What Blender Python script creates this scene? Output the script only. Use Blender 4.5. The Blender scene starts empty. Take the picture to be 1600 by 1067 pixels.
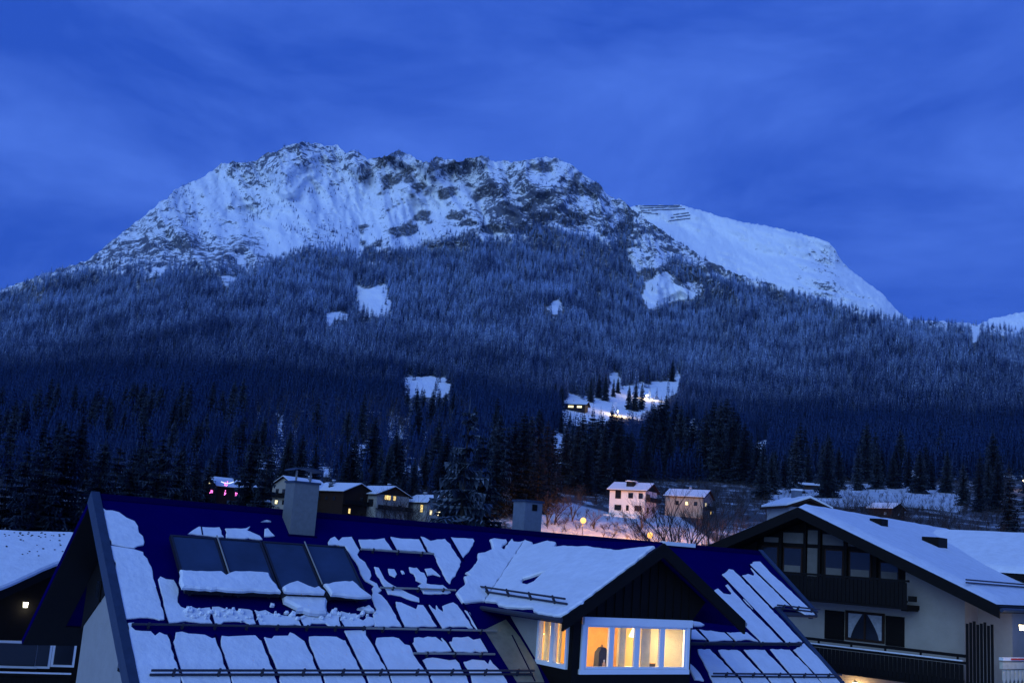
import bpy, math, random
import numpy as np
from mathutils import Vector, Matrix
from mathutils.geometry import tessellate_polygon
R_ = math.radians
rng = np.random.default_rng(7); rnd = random.Random(11)
scene = bpy.context.scene
col = scene.collection

# ------------------------------------------------------------------ camera
CAM = np.array([0., 0., 10.])
FPX = 1720.; PITCH, ROLL = R_(10.85), R_(4.12)
cf = np.array([0, math.cos(PITCH), math.sin(PITCH)]); cr0 = np.array([1., 0, 0]); cu0 = np.array([0, -math.sin(PITCH), math.cos(PITCH)])
cr = math.cos(ROLL)*cr0 + math.sin(ROLL)*cu0; cu = -math.sin(ROLL)*cr0 + math.cos(ROLL)*cu0
cam_d = bpy.data.cameras.new('camera'); cam = bpy.data.objects.new('camera', cam_d); col.objects.link(cam)
cam.matrix_world = Matrix(((cr[0], cu[0], -cf[0], CAM[0]), (cr[1], cu[1], -cf[1], CAM[1]), (cr[2], cu[2], -cf[2], CAM[2]), (0, 0, 0, 1)))
cam_d.sensor_width = 36; cam_d.lens = 36*FPX/1600; cam_d.clip_start = .1; cam_d.clip_end = 40000
scene.camera = cam
# ------------------------------------------------------------------ sky, sun, exposure
SUN_AZ, SUN_EL = R_(205), R_(24)          # soft last light from behind, high up
world = bpy.data.worlds.new('World'); scene.world = world; world.use_nodes = True
nt = world.node_tree; nt.nodes.clear()
def wn(t, **k):
    n = nt.nodes.new(t)
    for a, b in k.items(): setattr(n, a, b)
    return n
wo = wn('ShaderNodeOutputWorld'); bg = wn('ShaderNodeBackground'); bg.inputs['Strength'].default_value = 0.1
sky = wn('ShaderNodeTexSky', sky_type='NISHITA'); sky.sun_disc = False; sky.sun_elevation = R_(8); sky.sun_rotation = SUN_AZ; sky.altitude = 800
tint = wn('ShaderNodeMix', data_type='RGBA', blend_type='MULTIPLY'); tint.inputs[0].default_value = 1
nt.links.new(sky.outputs[0], tint.inputs[6]); tint.inputs[7].default_value = (.05, .11, .5, 1)
tc = wn('ShaderNodeTexCoord'); mp = wn('ShaderNodeMapping'); mp.inputs['Scale'].default_value = (1, 1, 2.2); mp.inputs['Location'].default_value = (5.3, 1.9, .6)
nt.links.new(tc.outputs['Generated'], mp.inputs[0])
nz = wn('ShaderNodeTexNoise'); nz.inputs['Scale'].default_value = 3.4; nz.inputs['Detail'].default_value = 7; nz.inputs['Roughness'].default_value = .58; nz.inputs['Distortion'].default_value = .5
nt.links.new(mp.outputs[0], nz.inputs['Vector'])
cr_ = wn('ShaderNodeValToRGB'); nt.links.new(nz.outputs['Fac'], cr_.inputs[0])
cr_.color_ramp.elements[0].position = .37; cr_.color_ramp.elements[0].color = (.021, .087, .55, 1)
cr_.color_ramp.elements[1].position = .64; cr_.color_ramp.elements[1].color = (.068, .178, .77, 1)
sc_ = wn('ShaderNodeMix', data_type='RGBA', blend_type='MULTIPLY'); sc_.inputs[0].default_value = 1; sc_.inputs[7].default_value = (10.7, 10.7, 10.7, 1)
nt.links.new(cr_.outputs[0], sc_.inputs[6])
mx = wn('ShaderNodeMix', data_type='RGBA'); mx.inputs[0].default_value = .94
nt.links.new(tint.outputs[2], mx.inputs[6]); nt.links.new(sc_.outputs[2], mx.inputs[7])
nt.links.new(mx.outputs[2], bg.inputs[0]); nt.links.new(bg.outputs[0], wo.inputs[0])
sd = bpy.data.lights.new('sun', 'SUN'); sd.energy = 1.5; sd.angle = R_(50); sd.color = (.44, .72, 1.0)
sun = bpy.data.objects.new('sun', sd); col.objects.link(sun)
sv = Vector((math.sin(SUN_AZ)*math.cos(SUN_EL), math.cos(SUN_AZ)*math.cos(SUN_EL), math.sin(SUN_EL)))
sun.rotation_euler = sv.to_track_quat('Z', 'Y').to_euler(); sun.location = (0, -20, 60)
scene.view_settings.view_transform = 'Standard'; scene.view_settings.look = 'None'
scene.view_settings.exposure = 0; scene.view_settings.gamma = 1
try:
    scene.cycles.max_bounces = 5; scene.cycles.transparent_max_bounces = 8; scene.cycles.diffuse_bounces = 3
except Exception: pass

# ------------------------------------------------------------------ pixel / ray helpers
def ray(x, y): return cf + cr*(x-800)/FPX - cu*(y-533.5)/FPX
def at(x, y, depth): return CAM + ray(x, y)*depth
def onplane(x, y, P0, N):
    d = ray(x, y); return CAM + d*(N@(P0-CAM))/(N@d)
def azT(x, y):
    d = ray(x, y); return math.atan2(d[0], d[1]), d[2]/math.hypot(d[0], d[1])
def project(P):
    v = P-CAM; z = v@cf; return 800+FPX*(v@cr)/z, 533.5-FPX*(v@cu)/z

# ------------------------------------------------------------------ materials
MATS = {}
def mat(name, c, rough=.7, metal=0., spec=.3, emit=None, es=1., bump=0., bscale=10., var=0., vscale=4., coord='Object'):
    if name in MATS: return MATS[name]
    m = bpy.data.materials.new(name); m.use_nodes = True; t = m.node_tree; b = t.nodes['Principled BSDF']
    b.inputs['Base Color'].default_value = (*c, 1); b.inputs['Roughness'].default_value = rough; b.inputs['Metallic'].default_value = metal
    b.inputs['Specular IOR Level'].default_value = spec
    if emit: b.inputs['Emission Color'].default_value = (*emit, 1); b.inputs['Emission Strength'].default_value = es
    tcn = t.nodes.new('ShaderNodeTexCoord')
    if var:
        n = t.nodes.new('ShaderNodeTexNoise'); n.inputs['Scale'].default_value = vscale; n.inputs['Detail'].default_value = 6; n.inputs['Roughness'].default_value = .65
        t.links.new(tcn.outputs[coord], n.inputs['Vector'])
        r = t.nodes.new('ShaderNodeMapRange'); r.inputs[1].default_value = .3; r.inputs[2].default_value = .7; r.inputs[3].default_value = 1-var; r.inputs[4].default_value = 1+var*.6
        t.links.new(n.outputs['Fac'], r.inputs[0])
        mm = t.nodes.new('ShaderNodeMix'); mm.data_type = 'RGBA'; mm.blend_type = 'MULTIPLY'; mm.inputs[0].default_value = 1; mm.inputs[6].default_value = (*c, 1)
        t.links.new(r.outputs[0], mm.inputs[7]); t.links.new(mm.outputs[2], b.inputs['Base Color'])
        if emit: t.links.new(mm.outputs[2], b.inputs['Emission Color'])
    if bump:
        n2 = t.nodes.new('ShaderNodeTexNoise'); n2.inputs['Scale'].default_value = bscale; n2.inputs['Detail'].default_value = 5
        t.links.new(tcn.outputs[coord], n2.inputs['Vector'])
        bp = t.nodes.new('ShaderNodeBump'); bp.inputs['Strength'].default_value = bump; bp.inputs['Distance'].default_value = .05
        t.links.new(n2.outputs['Fac'], bp.inputs['Height']); t.links.new(bp.outputs[0], b.inputs['Normal'])
    MATS[name] = m; return m
def glass(name, tintc=(1, 1, 1), refl=1.):
    if name in MATS: return MATS[name]
    m = bpy.data.materials.new(name); m.use_nodes = True; t = m.node_tree; t.nodes.clear()
    o = t.nodes.new('ShaderNodeOutputMaterial'); a = t.nodes.new('ShaderNodeBsdfTransparent'); a.inputs[0].default_value = (*tintc, 1)
    g = t.nodes.new('ShaderNodeBsdfGlossy'); g.inputs['Roughness'].default_value = .03
    lw = t.nodes.new('ShaderNodeLayerWeight'); pw = t.nodes.new('ShaderNodeMath'); pw.operation = 'POWER'; pw.inputs[1].default_value = 4.; t.links.new(lw.outputs['Facing'], pw.inputs[0])
    f = t.nodes.new('ShaderNodeMapRange'); f.inputs[3].default_value = .035; f.inputs[4].default_value = .8; t.links.new(pw.outputs[0], f.inputs[0])
    mixs = t.nodes.new('ShaderNodeMixShader'); t.links.new(f.outputs[0], mixs.inputs[0]); t.links.new(a.outputs[0], mixs.inputs[1]); t.links.new(g.outputs[0], mixs.inputs[2])
    t.links.new(mixs.outputs[0], o.inputs[0]); MATS[name] = m; return m
M_snow = mat('snow', (.70, .72, .76), .75, bump=.5, bscale=7, var=.10, vscale=2.5)
M_snowgrit = mat('snow_clods', (.78, .80, .84), .8, bump=1., bscale=14)
M_roofmetal = mat('navy_sheet_metal', (.0018, .001, .066), .7, spec=.0, var=.12, vscale=1.5)
M_seam = mat('seam_metal', (.002, .001, .035), .7, spec=.0)
M_zinc = mat('zinc_trim', (.022, .036, .07), .5, metal=.0, var=.25, vscale=6)
M_rail = mat('rail_steel', (.03, .03, .045), .5, spec=.3)
M_railb = mat('rail_bright', (.30, .28, .24), .4, metal=.3)
M_chim = mat('chimney_sheet', (.135, .145, .15), .55, var=.15, vscale=9, bump=.2, bscale=40)
M_chim2 = mat('chimney_render', (.12, .145, .19), .7, var=.2, vscale=7)
M_plaster = mat('plaster', (.30, .29, .28), .9, var=.08, vscale=3, bump=.2, bscale=30)
M_plaster2 = mat('plaster_white', (.30, .275, .245), .9, var=.10, vscale=2, bump=.2, bscale=30)
M_wood = mat('dark_timber', (.0045, .0032, .0028), .7, spec=.15, var=.4, vscale=5)
M_wood2 = mat('brown_timber', (.026, .013, .008), .75, spec=.15, var=.4, vscale=5)
M_white = mat('white_paint', (.72, .74, .78), .5, var=.04)
M_solar = mat('collector_glass', (.018, .034, .075), .35, spec=.35, var=.35, vscale=1.3)
M_solarf = mat('collector_frame', (.02, .02, .03), .5, metal=.3)
M_pane = glass('window_glass')
M_darkglass = mat('dark_window_glass', (.012, .014, .02), .12, spec=.5)
M_curtain = mat('net_curtain', (.30, .31, .33), .9, var=.25, vscale=8)
def room(name, c, s): return mat(name, c, .8, emit=c, es=s)
M_lit = mat('lit_window', (.9, .62, .2), .8, emit=(1., .62, .18), es=1.5, var=.35, vscale=1.2)
M_lit2 = mat('lit_window_pale', (.9, .75, .4), .8, emit=(1., .8, .42), es=1.6, var=.3, vscale=1.0)
M_pink = mat('pink_bulbs', (.9, .2, .6), .5, emit=(1., .18, .62), es=2.6)
M_bulb = mat('white_bulbs', (.9, .9, 1), .5, emit=(.8, .85, 1.), es=2.2)
M_sodium = mat('sodium_lamp', (1, .6, .2), .5, emit=(1., .52, .10), es=2.0)
M_warmbulb = mat('warm_bulb', (1, .8, .5), .5, emit=(1., .82, .45), es=6)
M_pole = mat('lamp_pole', (.06, .06, .07), .5)
M_bark = mat('bark', (.035, .027, .022), .9, var=.3, vscale=3)

def tree_mat(name, c1, c2, zlo, zhi, flo, fhi, patch):
    m = bpy.data.materials.new(name); m.use_nodes = True; t = m.node_tree; b = t.nodes['Principled BSDF']; L = t.links.new
    b.inputs['Roughness'].default_value = .8; b.inputs['Specular IOR Level'].default_value = .1
    g = t.nodes.new('ShaderNodeNewGeometry'); oi = t.nodes.new('ShaderNodeObjectInfo')
    base = t.nodes.new('ShaderNodeMix'); base.data_type = 'RGBA'; L(oi.outputs['Random'], base.inputs[0]); base.inputs[6].default_value = (*c1, 1); base.inputs[7].default_value = (*c2, 1)
    sp = t.nodes.new('ShaderNodeSeparateXYZ'); L(g.outputs['Position'], sp.inputs[0])
    sn = t.nodes.new('ShaderNodeSeparateXYZ'); L(g.outputs['Normal'], sn.inputs[0])
    mr = t.nodes.new('ShaderNodeMapRange'); L(sp.outputs[2], mr.inputs[0]); mr.inputs[1].default_value = zlo; mr.inputs[2].default_value = zhi; mr.inputs[3].default_value = flo; mr.inputs[4].default_value = fhi
    up = t.nodes.new('ShaderNodeMapRange'); L(sn.outputs[2], up.inputs[0]); up.inputs[1].default_value = -.1; up.inputs[2].default_value = .7; up.inputs[3].default_value = .10
    no = t.nodes.new('ShaderNodeTexNoise'); no.inputs['Scale'].default_value = patch; no.inputs['Detail'].default_value = 4; L(g.outputs['Position'], no.inputs['Vector'])
    nr = t.nodes.new('ShaderNodeMapRange'); L(no.outputs['Fac'], nr.inputs[0]); nr.inputs[1].default_value = .38; nr.inputs[2].default_value = .66; nr.inputs[3].default_value = .25; nr.inputs[4].default_value = 1.5
    rv = t.nodes.new('ShaderNodeMapRange'); L(oi.outputs['Random'], rv.inputs[0]); rv.inputs[3].default_value = 1.9; rv.inputs[4].default_value = .08
    a0 = t.nodes.new('ShaderNodeMath'); a0.operation = 'MULTIPLY'; L(mr.outputs[0], a0.inputs[0]); L(rv.outputs[0], a0.inputs[1])
    a1 = t.nodes.new('ShaderNodeMath'); a1.operation = 'MULTIPLY'; L(a0.outputs[0], a1.inputs[0]); L(up.outputs[0], a1.inputs[1])
    a2 = t.nodes.new('ShaderNodeMath'); a2.operation = 'MULTIPLY'; a2.use_clamp = True; L(a1.outputs[0], a2.inputs[0]); L(nr.outputs[0], a2.inputs[1])
    mm = t.nodes.new('ShaderNodeMix'); mm.data_type = 'RGBA'; L(a2.outputs[0], mm.inputs[0]); L(base.outputs[2], mm.inputs[6]); mm.inputs[7].default_value = (.58, .72, .92, 1)
    L(mm.outputs[2], b.inputs['Base Color']); return m
M_spruce = tree_mat('spruce_needles', (.003, .007, .017), (.006, .012, .027), 0, 40, .035, .08, .9)
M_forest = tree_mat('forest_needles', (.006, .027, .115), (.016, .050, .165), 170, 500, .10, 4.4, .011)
M_twig = tree_mat('bare_twigs', (.020, .014, .013), (.040, .028, .025), 40, 500, .03, .9, .3)

# ------------------------------------------------------------------ mesh helpers
def mesh_obj(name, V, F, m, parent=None, smooth=False):
    me = bpy.data.meshes.new(name); me.from_pydata([tuple(map(float, v)) for v in V], [], F); me.materials.append(m)
    if smooth: me.polygons.foreach_set('use_smooth', [True]*len(me.polygons))
    o = bpy.data.objects.new(name, me); col.objects.link(o)
    if parent is not None: o.parent = parent
    return o
class MB:
    def __init__(s): s.V = []; s.F = []
    def add(s, V, F):
        k = len(s.V); s.V += [tuple(v) for v in V]; s.F += [tuple(i+k for i in f) for f in F]; return s
    def box(s, x0, x1, y0, y1, z0, z1):
        return s.add([(x0, y0, z0), (x1, y0, z0), (x1, y1, z0), (x0, y1, z0), (x0, y0, z1), (x1, y0, z1), (x1, y1, z1), (x0, y1, z1)],
                     [(0, 3, 2, 1), (4, 5, 6, 7), (0, 1, 5, 4), (1, 2, 6, 5), (2, 3, 7, 6), (3, 0, 4, 7)])
    def hexa(s, bot, top):           # two loops of equal length
        n = len(bot); return s.add(list(bot)+list(top), [tuple(reversed(range(n))), tuple(range(n, 2*n))]+[(i, (i+1) % n, n+(i+1) % n, n+i) for i in range(n)])
    def prism(s, loop, d):           # extrude a planar loop by vector d
        return s.hexa(loop, [tuple(a+b for a, b in zip(p, d)) for p in loop])
    def tube(s, p, q, r0, r1=None, n=6, cap=True):
        r1 = r0 if r1 is None else r1; p = Vector(p); q = Vector(q); d = (q-p)
        if d.length < 1e-6: return s
        a = d.orthogonal().normalized(); b = d.normalized().cross(a)
        A = [p+(a*math.cos(t)+b*math.sin(t))*r0 for t in [2*math.pi*i/n for i in range(n)]]
        B = [q+(a*math.cos(t)+b*math.sin(t))*r1 for t in [2*math.pi*i/n for i in range(n)]]
        return s.add(A+B, [(i, (i+1) % n, n+(i+1) % n, n+i) for i in range(n)]+([tuple(reversed(range(n))), tuple(range(n, 2*n))] if cap else []))
    def build(s, name, m, parent=None, smooth=False): return mesh_obj(name, s.V, s.F, m, parent, smooth)
def part(name, m, parent, *boxes):
    b = MB()
    for x in boxes: b.box(*x)
    return b.build(name, m, parent)
def thing(name, label, cat, loc=(0, 0, 0), rz=0., group=None):
    o = bpy.data.objects.new(name, None); col.objects.link(o); o.empty_display_size = .3
    o.location = loc; o.rotation_euler = (0, 0, rz); o['label'] = label; o['category'] = cat
    if group: o['group'] = group
    return o
def tag(o, label, cat, group=None):
    o['label'] = label; o['category'] = cat
    if group: o['group'] = group
    return o

# ------------------------------------------------------------------ numpy noise
def vnoise(x, y, seed=0):
    def hsh(ix, iy):
        h = (ix.astype(np.int64)*374761393 + iy.astype(np.int64)*668265263 + seed*1442695041) & 0x7fffffff
        h = ((h ^ (h >> 13))*1274126177) & 0x7fffffff
        return ((h ^ (h >> 16)) & 0xffff)/65535.
    ix = np.floor(x); iy = np.floor(y); fx = x-ix; fy = y-iy; fx = fx*fx*(3-2*fx); fy = fy*fy*(3-2*fy)
    a = hsh(ix, iy); b = hsh(ix+1, iy); c = hsh(ix, iy+1); d = hsh(ix+1, iy+1)
    return (a*(1-fx)+b*fx)*(1-fy)+(c*(1-fx)+d*fx)*fy
def fbm(x, y, o=5, seed=0, gain=.5):
    s = 0; a = 1; t = 0
    for i in range(o): s = s+a*vnoise(x*2**i+i*17.3, y*2**i+i*9.1, seed+i); t += a; a *= gain
    return s/t*2-1
def ridged(x, y, o=5, seed=0, gain=.55):
    s = 0; a = 1; t = 0
    for i in range(o): s = s+a*(1-np.abs(vnoise(x*2**i+i*7.7, y*2**i+i*3.3, seed+i)*2-1)); t += a; a *= gain
    return s/t

# ================================================================== TERRAIN
ridge_px = [(-900, 700), (-500, 600), (-300, 548), (-100, 490), (0, 455), (60, 431), (135, 407), (170, 381), (210, 348), (255, 314), (290, 290), (350, 257), (372, 253), (400, 249), (420, 241), (450, 228), (500, 226), (560, 236), (575, 252), (600, 242), (625, 237), (645, 244), (660, 253), (700, 248), (730, 250), (770, 247), (810, 251), (830, 247), (855, 242), (875, 246), (900, 263), (940, 294), (975, 318), (1000, 337), (1050, 371), (1100, 404), (1140, 424), (1190, 440), (1250, 458), (1300, 472), (1350, 485), (1395, 496), (1430, 500), (1500, 504), (1560, 512), (1600, 516), (1700, 524), (1900, 545), (2300, 600)]
_ra = np.array([azT(*p) for p in ridge_px]); _ra = _ra[np.argsort(_ra[:, 0])]
def ridgeT(az): return np.interp(az, _ra[:, 0], _ra[:, 1])
T_tab = np.array([-.067, -.02, .012, .034, .05, .066, .10, .13, .175, .22, .27, .36, .5]); R_tab = np.array([150, 203, 216, 240, 300, 470, 830, 1130, 1500, 1950, 2420, 2920, 3700.])
def topT(az): return np.interp(az, np.radians([-40, -24, -14, 6, 11, 19, 40]), [.30, .315, .36, .36, .31, .228, .225])
def T2r(az, T):
    Tr = ridgeT(az); f = np.clip(T/np.maximum(Tr, .03), 0, 1)
    return np.interp(T+(topT(az)-Tr)*f**1.6, T_tab, R_tab)
def relief(az, T):
    Tr = ridgeT(az); f = np.clip(T/Tr, 0, 1); r = T2r(az, T)
    s = np.clip((r-600)/1500, 0, 1)
    X = az*3000/90.; Y = T*3000/150.
    wx = fbm(X*.5, Y*.6, 3, 91)*1.2; g = ridged(X*.42+wx*.5+T*9, Y*.5+wx*.4, 4, 3, .42)-.55
    k = fbm(X*1.7+Y*.9, Y*1.1, 6, 21, .6)
    up = np.clip((f-.62)/.3, 0, 1)
    return 1+s*(-.11*g*(.7+.5*up)+.024*k*(.4+up))
NC, NR = 1000, 470
AZ = np.linspace(R_(-40), R_(40), NC)
SS = np.concatenate([np.linspace(0, .28, 70, endpoint=False), np.linspace(.28, 1, NR-70)])
AZg, Sg = np.meshgrid(AZ, SS)
Trg = ridgeT(AZg); Trj = (.0026*fbm(AZg*300, AZg*0, 5, 5, .62)+.0045*fbm(AZg*95, AZg*0, 3, 8, .5)*((AZg > -.33) & (AZg < .12)))
Tg = -.067+(Trg+.067)*Sg+Trj*Sg**25
Rg = T2r(AZg, Tg)*relief(AZg, Tg)
Xg = Rg*np.sin(AZg); Yg = Rg*np.cos(AZg); Zg = CAM[2]+Rg*Tg
def ground_at(x, y):             # point on the hillside behind a pixel
    az, T = azT(x, y); az = np.array(az); T = np.array(T)
    r = float(T2r(az, T)*relief(az, T)); return np.array([r*math.sin(az), r*math.cos(az), CAM[2]+r*float(T)])
def pip(px, py, poly):
    ins = np.zeros(px.shape, bool); n = len(poly)
    for i in range(n):
        x0, y0 = poly[i]; x1, y1 = poly[(i+1) % n]
        c = ((y0 > py) != (y1 > py)) & (px < (x1-x0)*(py-y0)/((y1-y0) if y1 != y0 else 1e-9)+x0); ins ^= c
    return ins
def projn(X, Y, Z):
    dx, dy, dz = X-CAM[0], Y-CAM[1], Z-CAM[2]
    z = dx*cf[0]+dy*cf[1]+dz*cf[2]; z = np.where(z < 1, 1, z)
    return 800+FPX*(dx*cr[0]+dy*cr[1]+dz*cr[2])/z, 533.5-FPX*(dx*cu[0]+dy*cu[1]+dz*cu[2])/z
clear_polys = [[(628, 612), (640, 592), (665, 586), (698, 588), (706, 604), (690, 618), (640, 622)],
 [(876, 640), (885, 612), (930, 625), (958, 600), (950, 582), (968, 584), (975, 606), (1000, 600), (1040, 592), (1066, 582), (1058, 612), (1020, 640), (1000, 655), (960, 650), (940, 660), (900, 665), (878, 662)],
 [(556, 447), (606, 446), (610, 488), (570, 496), (556, 480)], [(498, 500), (520, 490), (546, 489), (540, 500), (512, 508)],
 [(342, 430), (362, 427), (366, 440), (350, 447)], [(222, 434), (240, 420), (262, 413), (250, 428), (230, 440)],
 [(986, 398), (1010, 384), (1034, 392), (1042, 410), (1020, 420), (992, 424)], [(1005, 440), (1040, 424), (1062, 440), (1100, 446), (1096, 462), (1050, 470), (1020, 482), (1004, 476)],
 [(543, 728), (560, 704), (584, 690), (602, 690), (640, 660), (646, 668), (614, 694), (590, 700), (566, 718), (550, 733)],
 [(858, 690), (872, 668), (884, 690), (880, 740), (862, 740)], [(1562, 742), (1610, 740), (1605, 790), (1580, 790)],
 [(1516, 512), (1530, 512), (1532, 534), (1520, 536)], [(1178, 690), (1196, 684), (1200, 712), (1182, 716)], [(850, 478), (876, 468), (886, 484), (862, 490)],
 [(1075, 655), (1095, 658), (1092, 680), (1080, 684)], [(432, 652), (446, 654), (444, 668), (434, 666)]]
tl_px = np.array([(-900, 690), (-100, 500), (60, 432), (130, 417), (220, 426), (300, 416), (390, 420), (450, 397), (500, 386), (600, 394), (640, 390), (720, 372), (800, 362), (850, 350), (920, 366), (1000, 380), (1100, 424), (1200, 445), (1400, 500), (2300, 620)])
def landcover(px, py, X, Y):
    """tree density 0..1 of a place on the slope"""
    jit = 9*fbm(px/23., py/17., 4, 77)+20*fbm(px/48., py*0, 2, 78)*np.clip((px-430)/120, 0, 1)*np.clip((1010-px)/60, 0, 1)*(py < 420)
    d = py - np.interp(px, tl_px[:, 0], tl_px[:, 1]) + jit
    dens = np.clip(.5+d/16., 0, 1)
    upper = .40*np.clip(fbm(px/26.+py/50., py/20., 4, 41)*3, 0, 1) + .03
    mid = ((px > 560) & (px < 990)).astype(float)
    dens = np.maximum(dens, upper*(1+2.2*mid)*(py > 215))
    for p in clear_polys: dens = np.where(pip(px+jit*1.2, py+jit*1.0, p), .07, dens)
    leafy = (py > 640) & (px > 400) & (px < 720) & (py < 760)
    dens = np.where(leafy, dens*.55, dens)
    dens = np.where((py > 752) & ((px > 850) | (py > 775)), 0, dens)
    return dens
PXg, PYg = projn(Xg, Yg, Zg)
dens_v = landcover(PXg, PYg, Xg, Yg)
# rear rows falling away behind the crest
back = []
for k, (dr, dz) in enumerate([(25, -12), (90, -60), (400, -330)]):
    r = Rg[-1]+dr; back.append((r*np.sin(AZ), r*np.cos(AZ), Zg[-1]+dz))
Xa = np.vstack([Xg]+[b[0][None] for b in back]); Ya = np.vstack([Yg]+[b[1][None] for b in back]); Za = np.vstack([Zg]+[b[2][None] for b in back])
def grid_obj(name, X, Y, Z, m, attrs=None):
    nr, nc = X.shape; me = bpy.data.meshes.new(name)
    me.vertices.add(nr*nc); me.vertices.foreach_set('co', np.stack([X, Y, Z], -1).astype(np.float32).ravel())
    i = (np.arange(nr-1)[:, None]*nc+np.arange(nc-1)[None]).ravel(); q = np.stack([i, i+1, i+1+nc, i+nc], 1).astype(np.int32)
    me.loops.add(q.size); me.loops.foreach_set('vertex_index', q.ravel()); me.polygons.add(len(q)); me.polygons.foreach_set('loop_start', np.arange(len(q), dtype=np.int32)*4)
    me.polygons.foreach_set('use_smooth', np.ones(len(q), bool))
    for k, v in (attrs or {}).items():
        a = me.attributes.new(k, 'FLOAT', 'POINT'); a.data.foreach_set('value', v.astype(np.float32).ravel())
    me.materials.append(m); me.update(calc_edges=True); me.validate()
    o = bpy.data.objects.new(name, me); col.objects.link(o); return o
def terrain_mat(name, rock_amt):
    m = bpy.data.materials.new(name); m.use_nodes = True; t = m.node_tree; b = t.nodes['Principled BSDF']; L = t.links.new
    b.inputs['Roughness'].default_value = .85; b.inputs['Specular IOR Level'].default_value = .1
    g = t.nodes.new('ShaderNodeNewGeometry')
    def noise(scale, det, rough, rot=(0, 0, 0), st=(1, 1, 1), dist=0.):
        mp = t.nodes.new('ShaderNodeMapping'); mp.inputs['Rotation'].default_value = rot; mp.inputs['Scale'].default_value = st; L(g.outputs['Position'], mp.inputs[0])
        n = t.nodes.new('ShaderNodeTexNoise'); n.inputs['Scale'].default_value = scale; n.inputs['Detail'].default_value = det; n.inputs['Roughness'].default_value = rough; n.inputs['Distortion'].default_value = dist
        L(mp.outputs[0], n.inputs['Vector']); return n.outputs['Fac']
    def math_(op, a, bb, clamp=False):
        n = t.nodes.new('ShaderNodeMath'); n.operation = op; n.use_clamp = clamp
        for i, v in enumerate((a, bb)):
            if isinstance(v, (int, float)): n.inputs[i].default_value = v
            else: L(v, n.inputs[i])
        return n.outputs[0]
    def ramp(v, a, c, lo=0., hi=1.):
        n = t.nodes.new('ShaderNodeMapRange'); n.interpolation_type = 'SMOOTHSTEP'; L(v, n.inputs[0]); n.inputs[1].default_value = a; n.inputs[2].default_value = c; n.inputs[3].default_value = lo; n.inputs[4].default_value = hi; return n.outputs[0]
    strata = noise(.046, 8, .78, (0, R_(-38), 0), (.62, .22, 1.1))
    blot = noise(.006, 3, .55, (0, R_(-30), 0), (.8, .4, 1.)); fine = noise(.13, 5, .75, (0, R_(-30), 0), (.8, .25, 1.2))
    at_ = t.nodes.new('ShaderNodeAttribute'); at_.attribute_name = 'rock'
    sn = t.nodes.new('ShaderNodeSeparateXYZ'); L(g.outputs['Normal'], sn.inputs[0])
    steep = ramp(sn.outputs[2], .86, .42)
    s = math_('ADD', math_('ADD', math_('MULTIPLY', strata, 1.0), math_('MULTIPLY', fine, .60)), math_('ADD', math_('MULTIPLY', blot, .30), .125))
    s = math_('ADD', s, math_('MULTIPLY', steep, .07)); s = math_('ADD', s, math_('MULTIPLY', at_.outputs['Fac'], .22))
    rock = ramp(s, 1.30-rock_amt, 1.38-rock_amt)
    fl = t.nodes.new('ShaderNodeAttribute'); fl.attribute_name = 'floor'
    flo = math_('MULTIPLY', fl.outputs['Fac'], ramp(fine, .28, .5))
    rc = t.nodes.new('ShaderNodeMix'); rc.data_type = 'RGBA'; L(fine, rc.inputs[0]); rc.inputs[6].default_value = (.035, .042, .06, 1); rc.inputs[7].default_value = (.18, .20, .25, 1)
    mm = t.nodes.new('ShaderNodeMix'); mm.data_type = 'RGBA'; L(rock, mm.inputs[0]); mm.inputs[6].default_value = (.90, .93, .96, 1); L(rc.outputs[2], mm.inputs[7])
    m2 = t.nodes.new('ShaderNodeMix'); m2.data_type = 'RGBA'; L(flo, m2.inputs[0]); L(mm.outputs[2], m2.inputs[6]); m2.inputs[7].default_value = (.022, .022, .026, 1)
    L(m2.outputs[2], b.inputs['Base Color'])
    bp = t.nodes.new('ShaderNodeBump'); bp.inputs['Strength'].default_value = .6; bp.inputs['Distance'].default_value = 9; L(strata, bp.inputs['Height']); L(bp.outputs[0], b.inputs['Normal'])
    return m
M_terr = terrain_mat('mountain_snow_and_rock', .085); M_terr2 = terrain_mat('far_ridge_snow', .02)
fg = np.clip(PYg-np.interp(PXg, tl_px[:, 0], tl_px[:, 1]), -60, 400)
rock_a = np.clip(1-np.abs(fg+25)/90, 0, 1)*.6+.35*np.clip(fbm(PXg/60., PYg/45., 3, 9), 0, 1)
rock_a = np.where(fg > 40, -1.2, rock_a)
rock_a = rock_a + np.where(fg < 0, .12*np.clip((480-PXg)/80, 0, 1), 0) - .8*np.exp(-((PXg-462-(PYg-300)*-.25)/34.)**2)*(PYg < 400)*np.clip((PYg-235)/40, 0, 1)
bank_poly = [(1196, 756), (1300, 758), (1400, 754), (1470, 758), (1510, 776), (1500, 800), (1400, 790), (1300, 792), (1200, 790)]
lit_poly = [(846, 776), (950, 800), (1060, 806), (1120, 850), (840, 850)]
scrub = ((PYg > 745)*1.)*np.where(pip(PXg, PYg, bank_poly), .4, 1)*np.where(pip(PXg, PYg, lit_poly), .35, 1)
_X = AZg*3000/90.; _Y = Tg*20.; _w = fbm(_X*.5, _Y*.6, 3, 91)*1.2
rib = ridged(_X*.42+_w*.5+Tg*9, _Y*.5+_w*.4, 4, 3, .42)-.58; rock_a = rock_a+np.where(fg < 40, np.clip(1.3*rib, -.3, .16)-.10*np.clip((-fg-45)/15, 0, 1), 0)
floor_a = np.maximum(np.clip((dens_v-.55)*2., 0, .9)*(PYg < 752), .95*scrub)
pad = lambda a: np.vstack([a, a[-1:], a[-1:], a[-1:]])
terr = grid_obj('mountain', Xa, Ya, Za, M_terr, {'rock': pad(rock_a), 'floor': pad(floor_a)}); terr['kind'] = 'structure'
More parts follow.
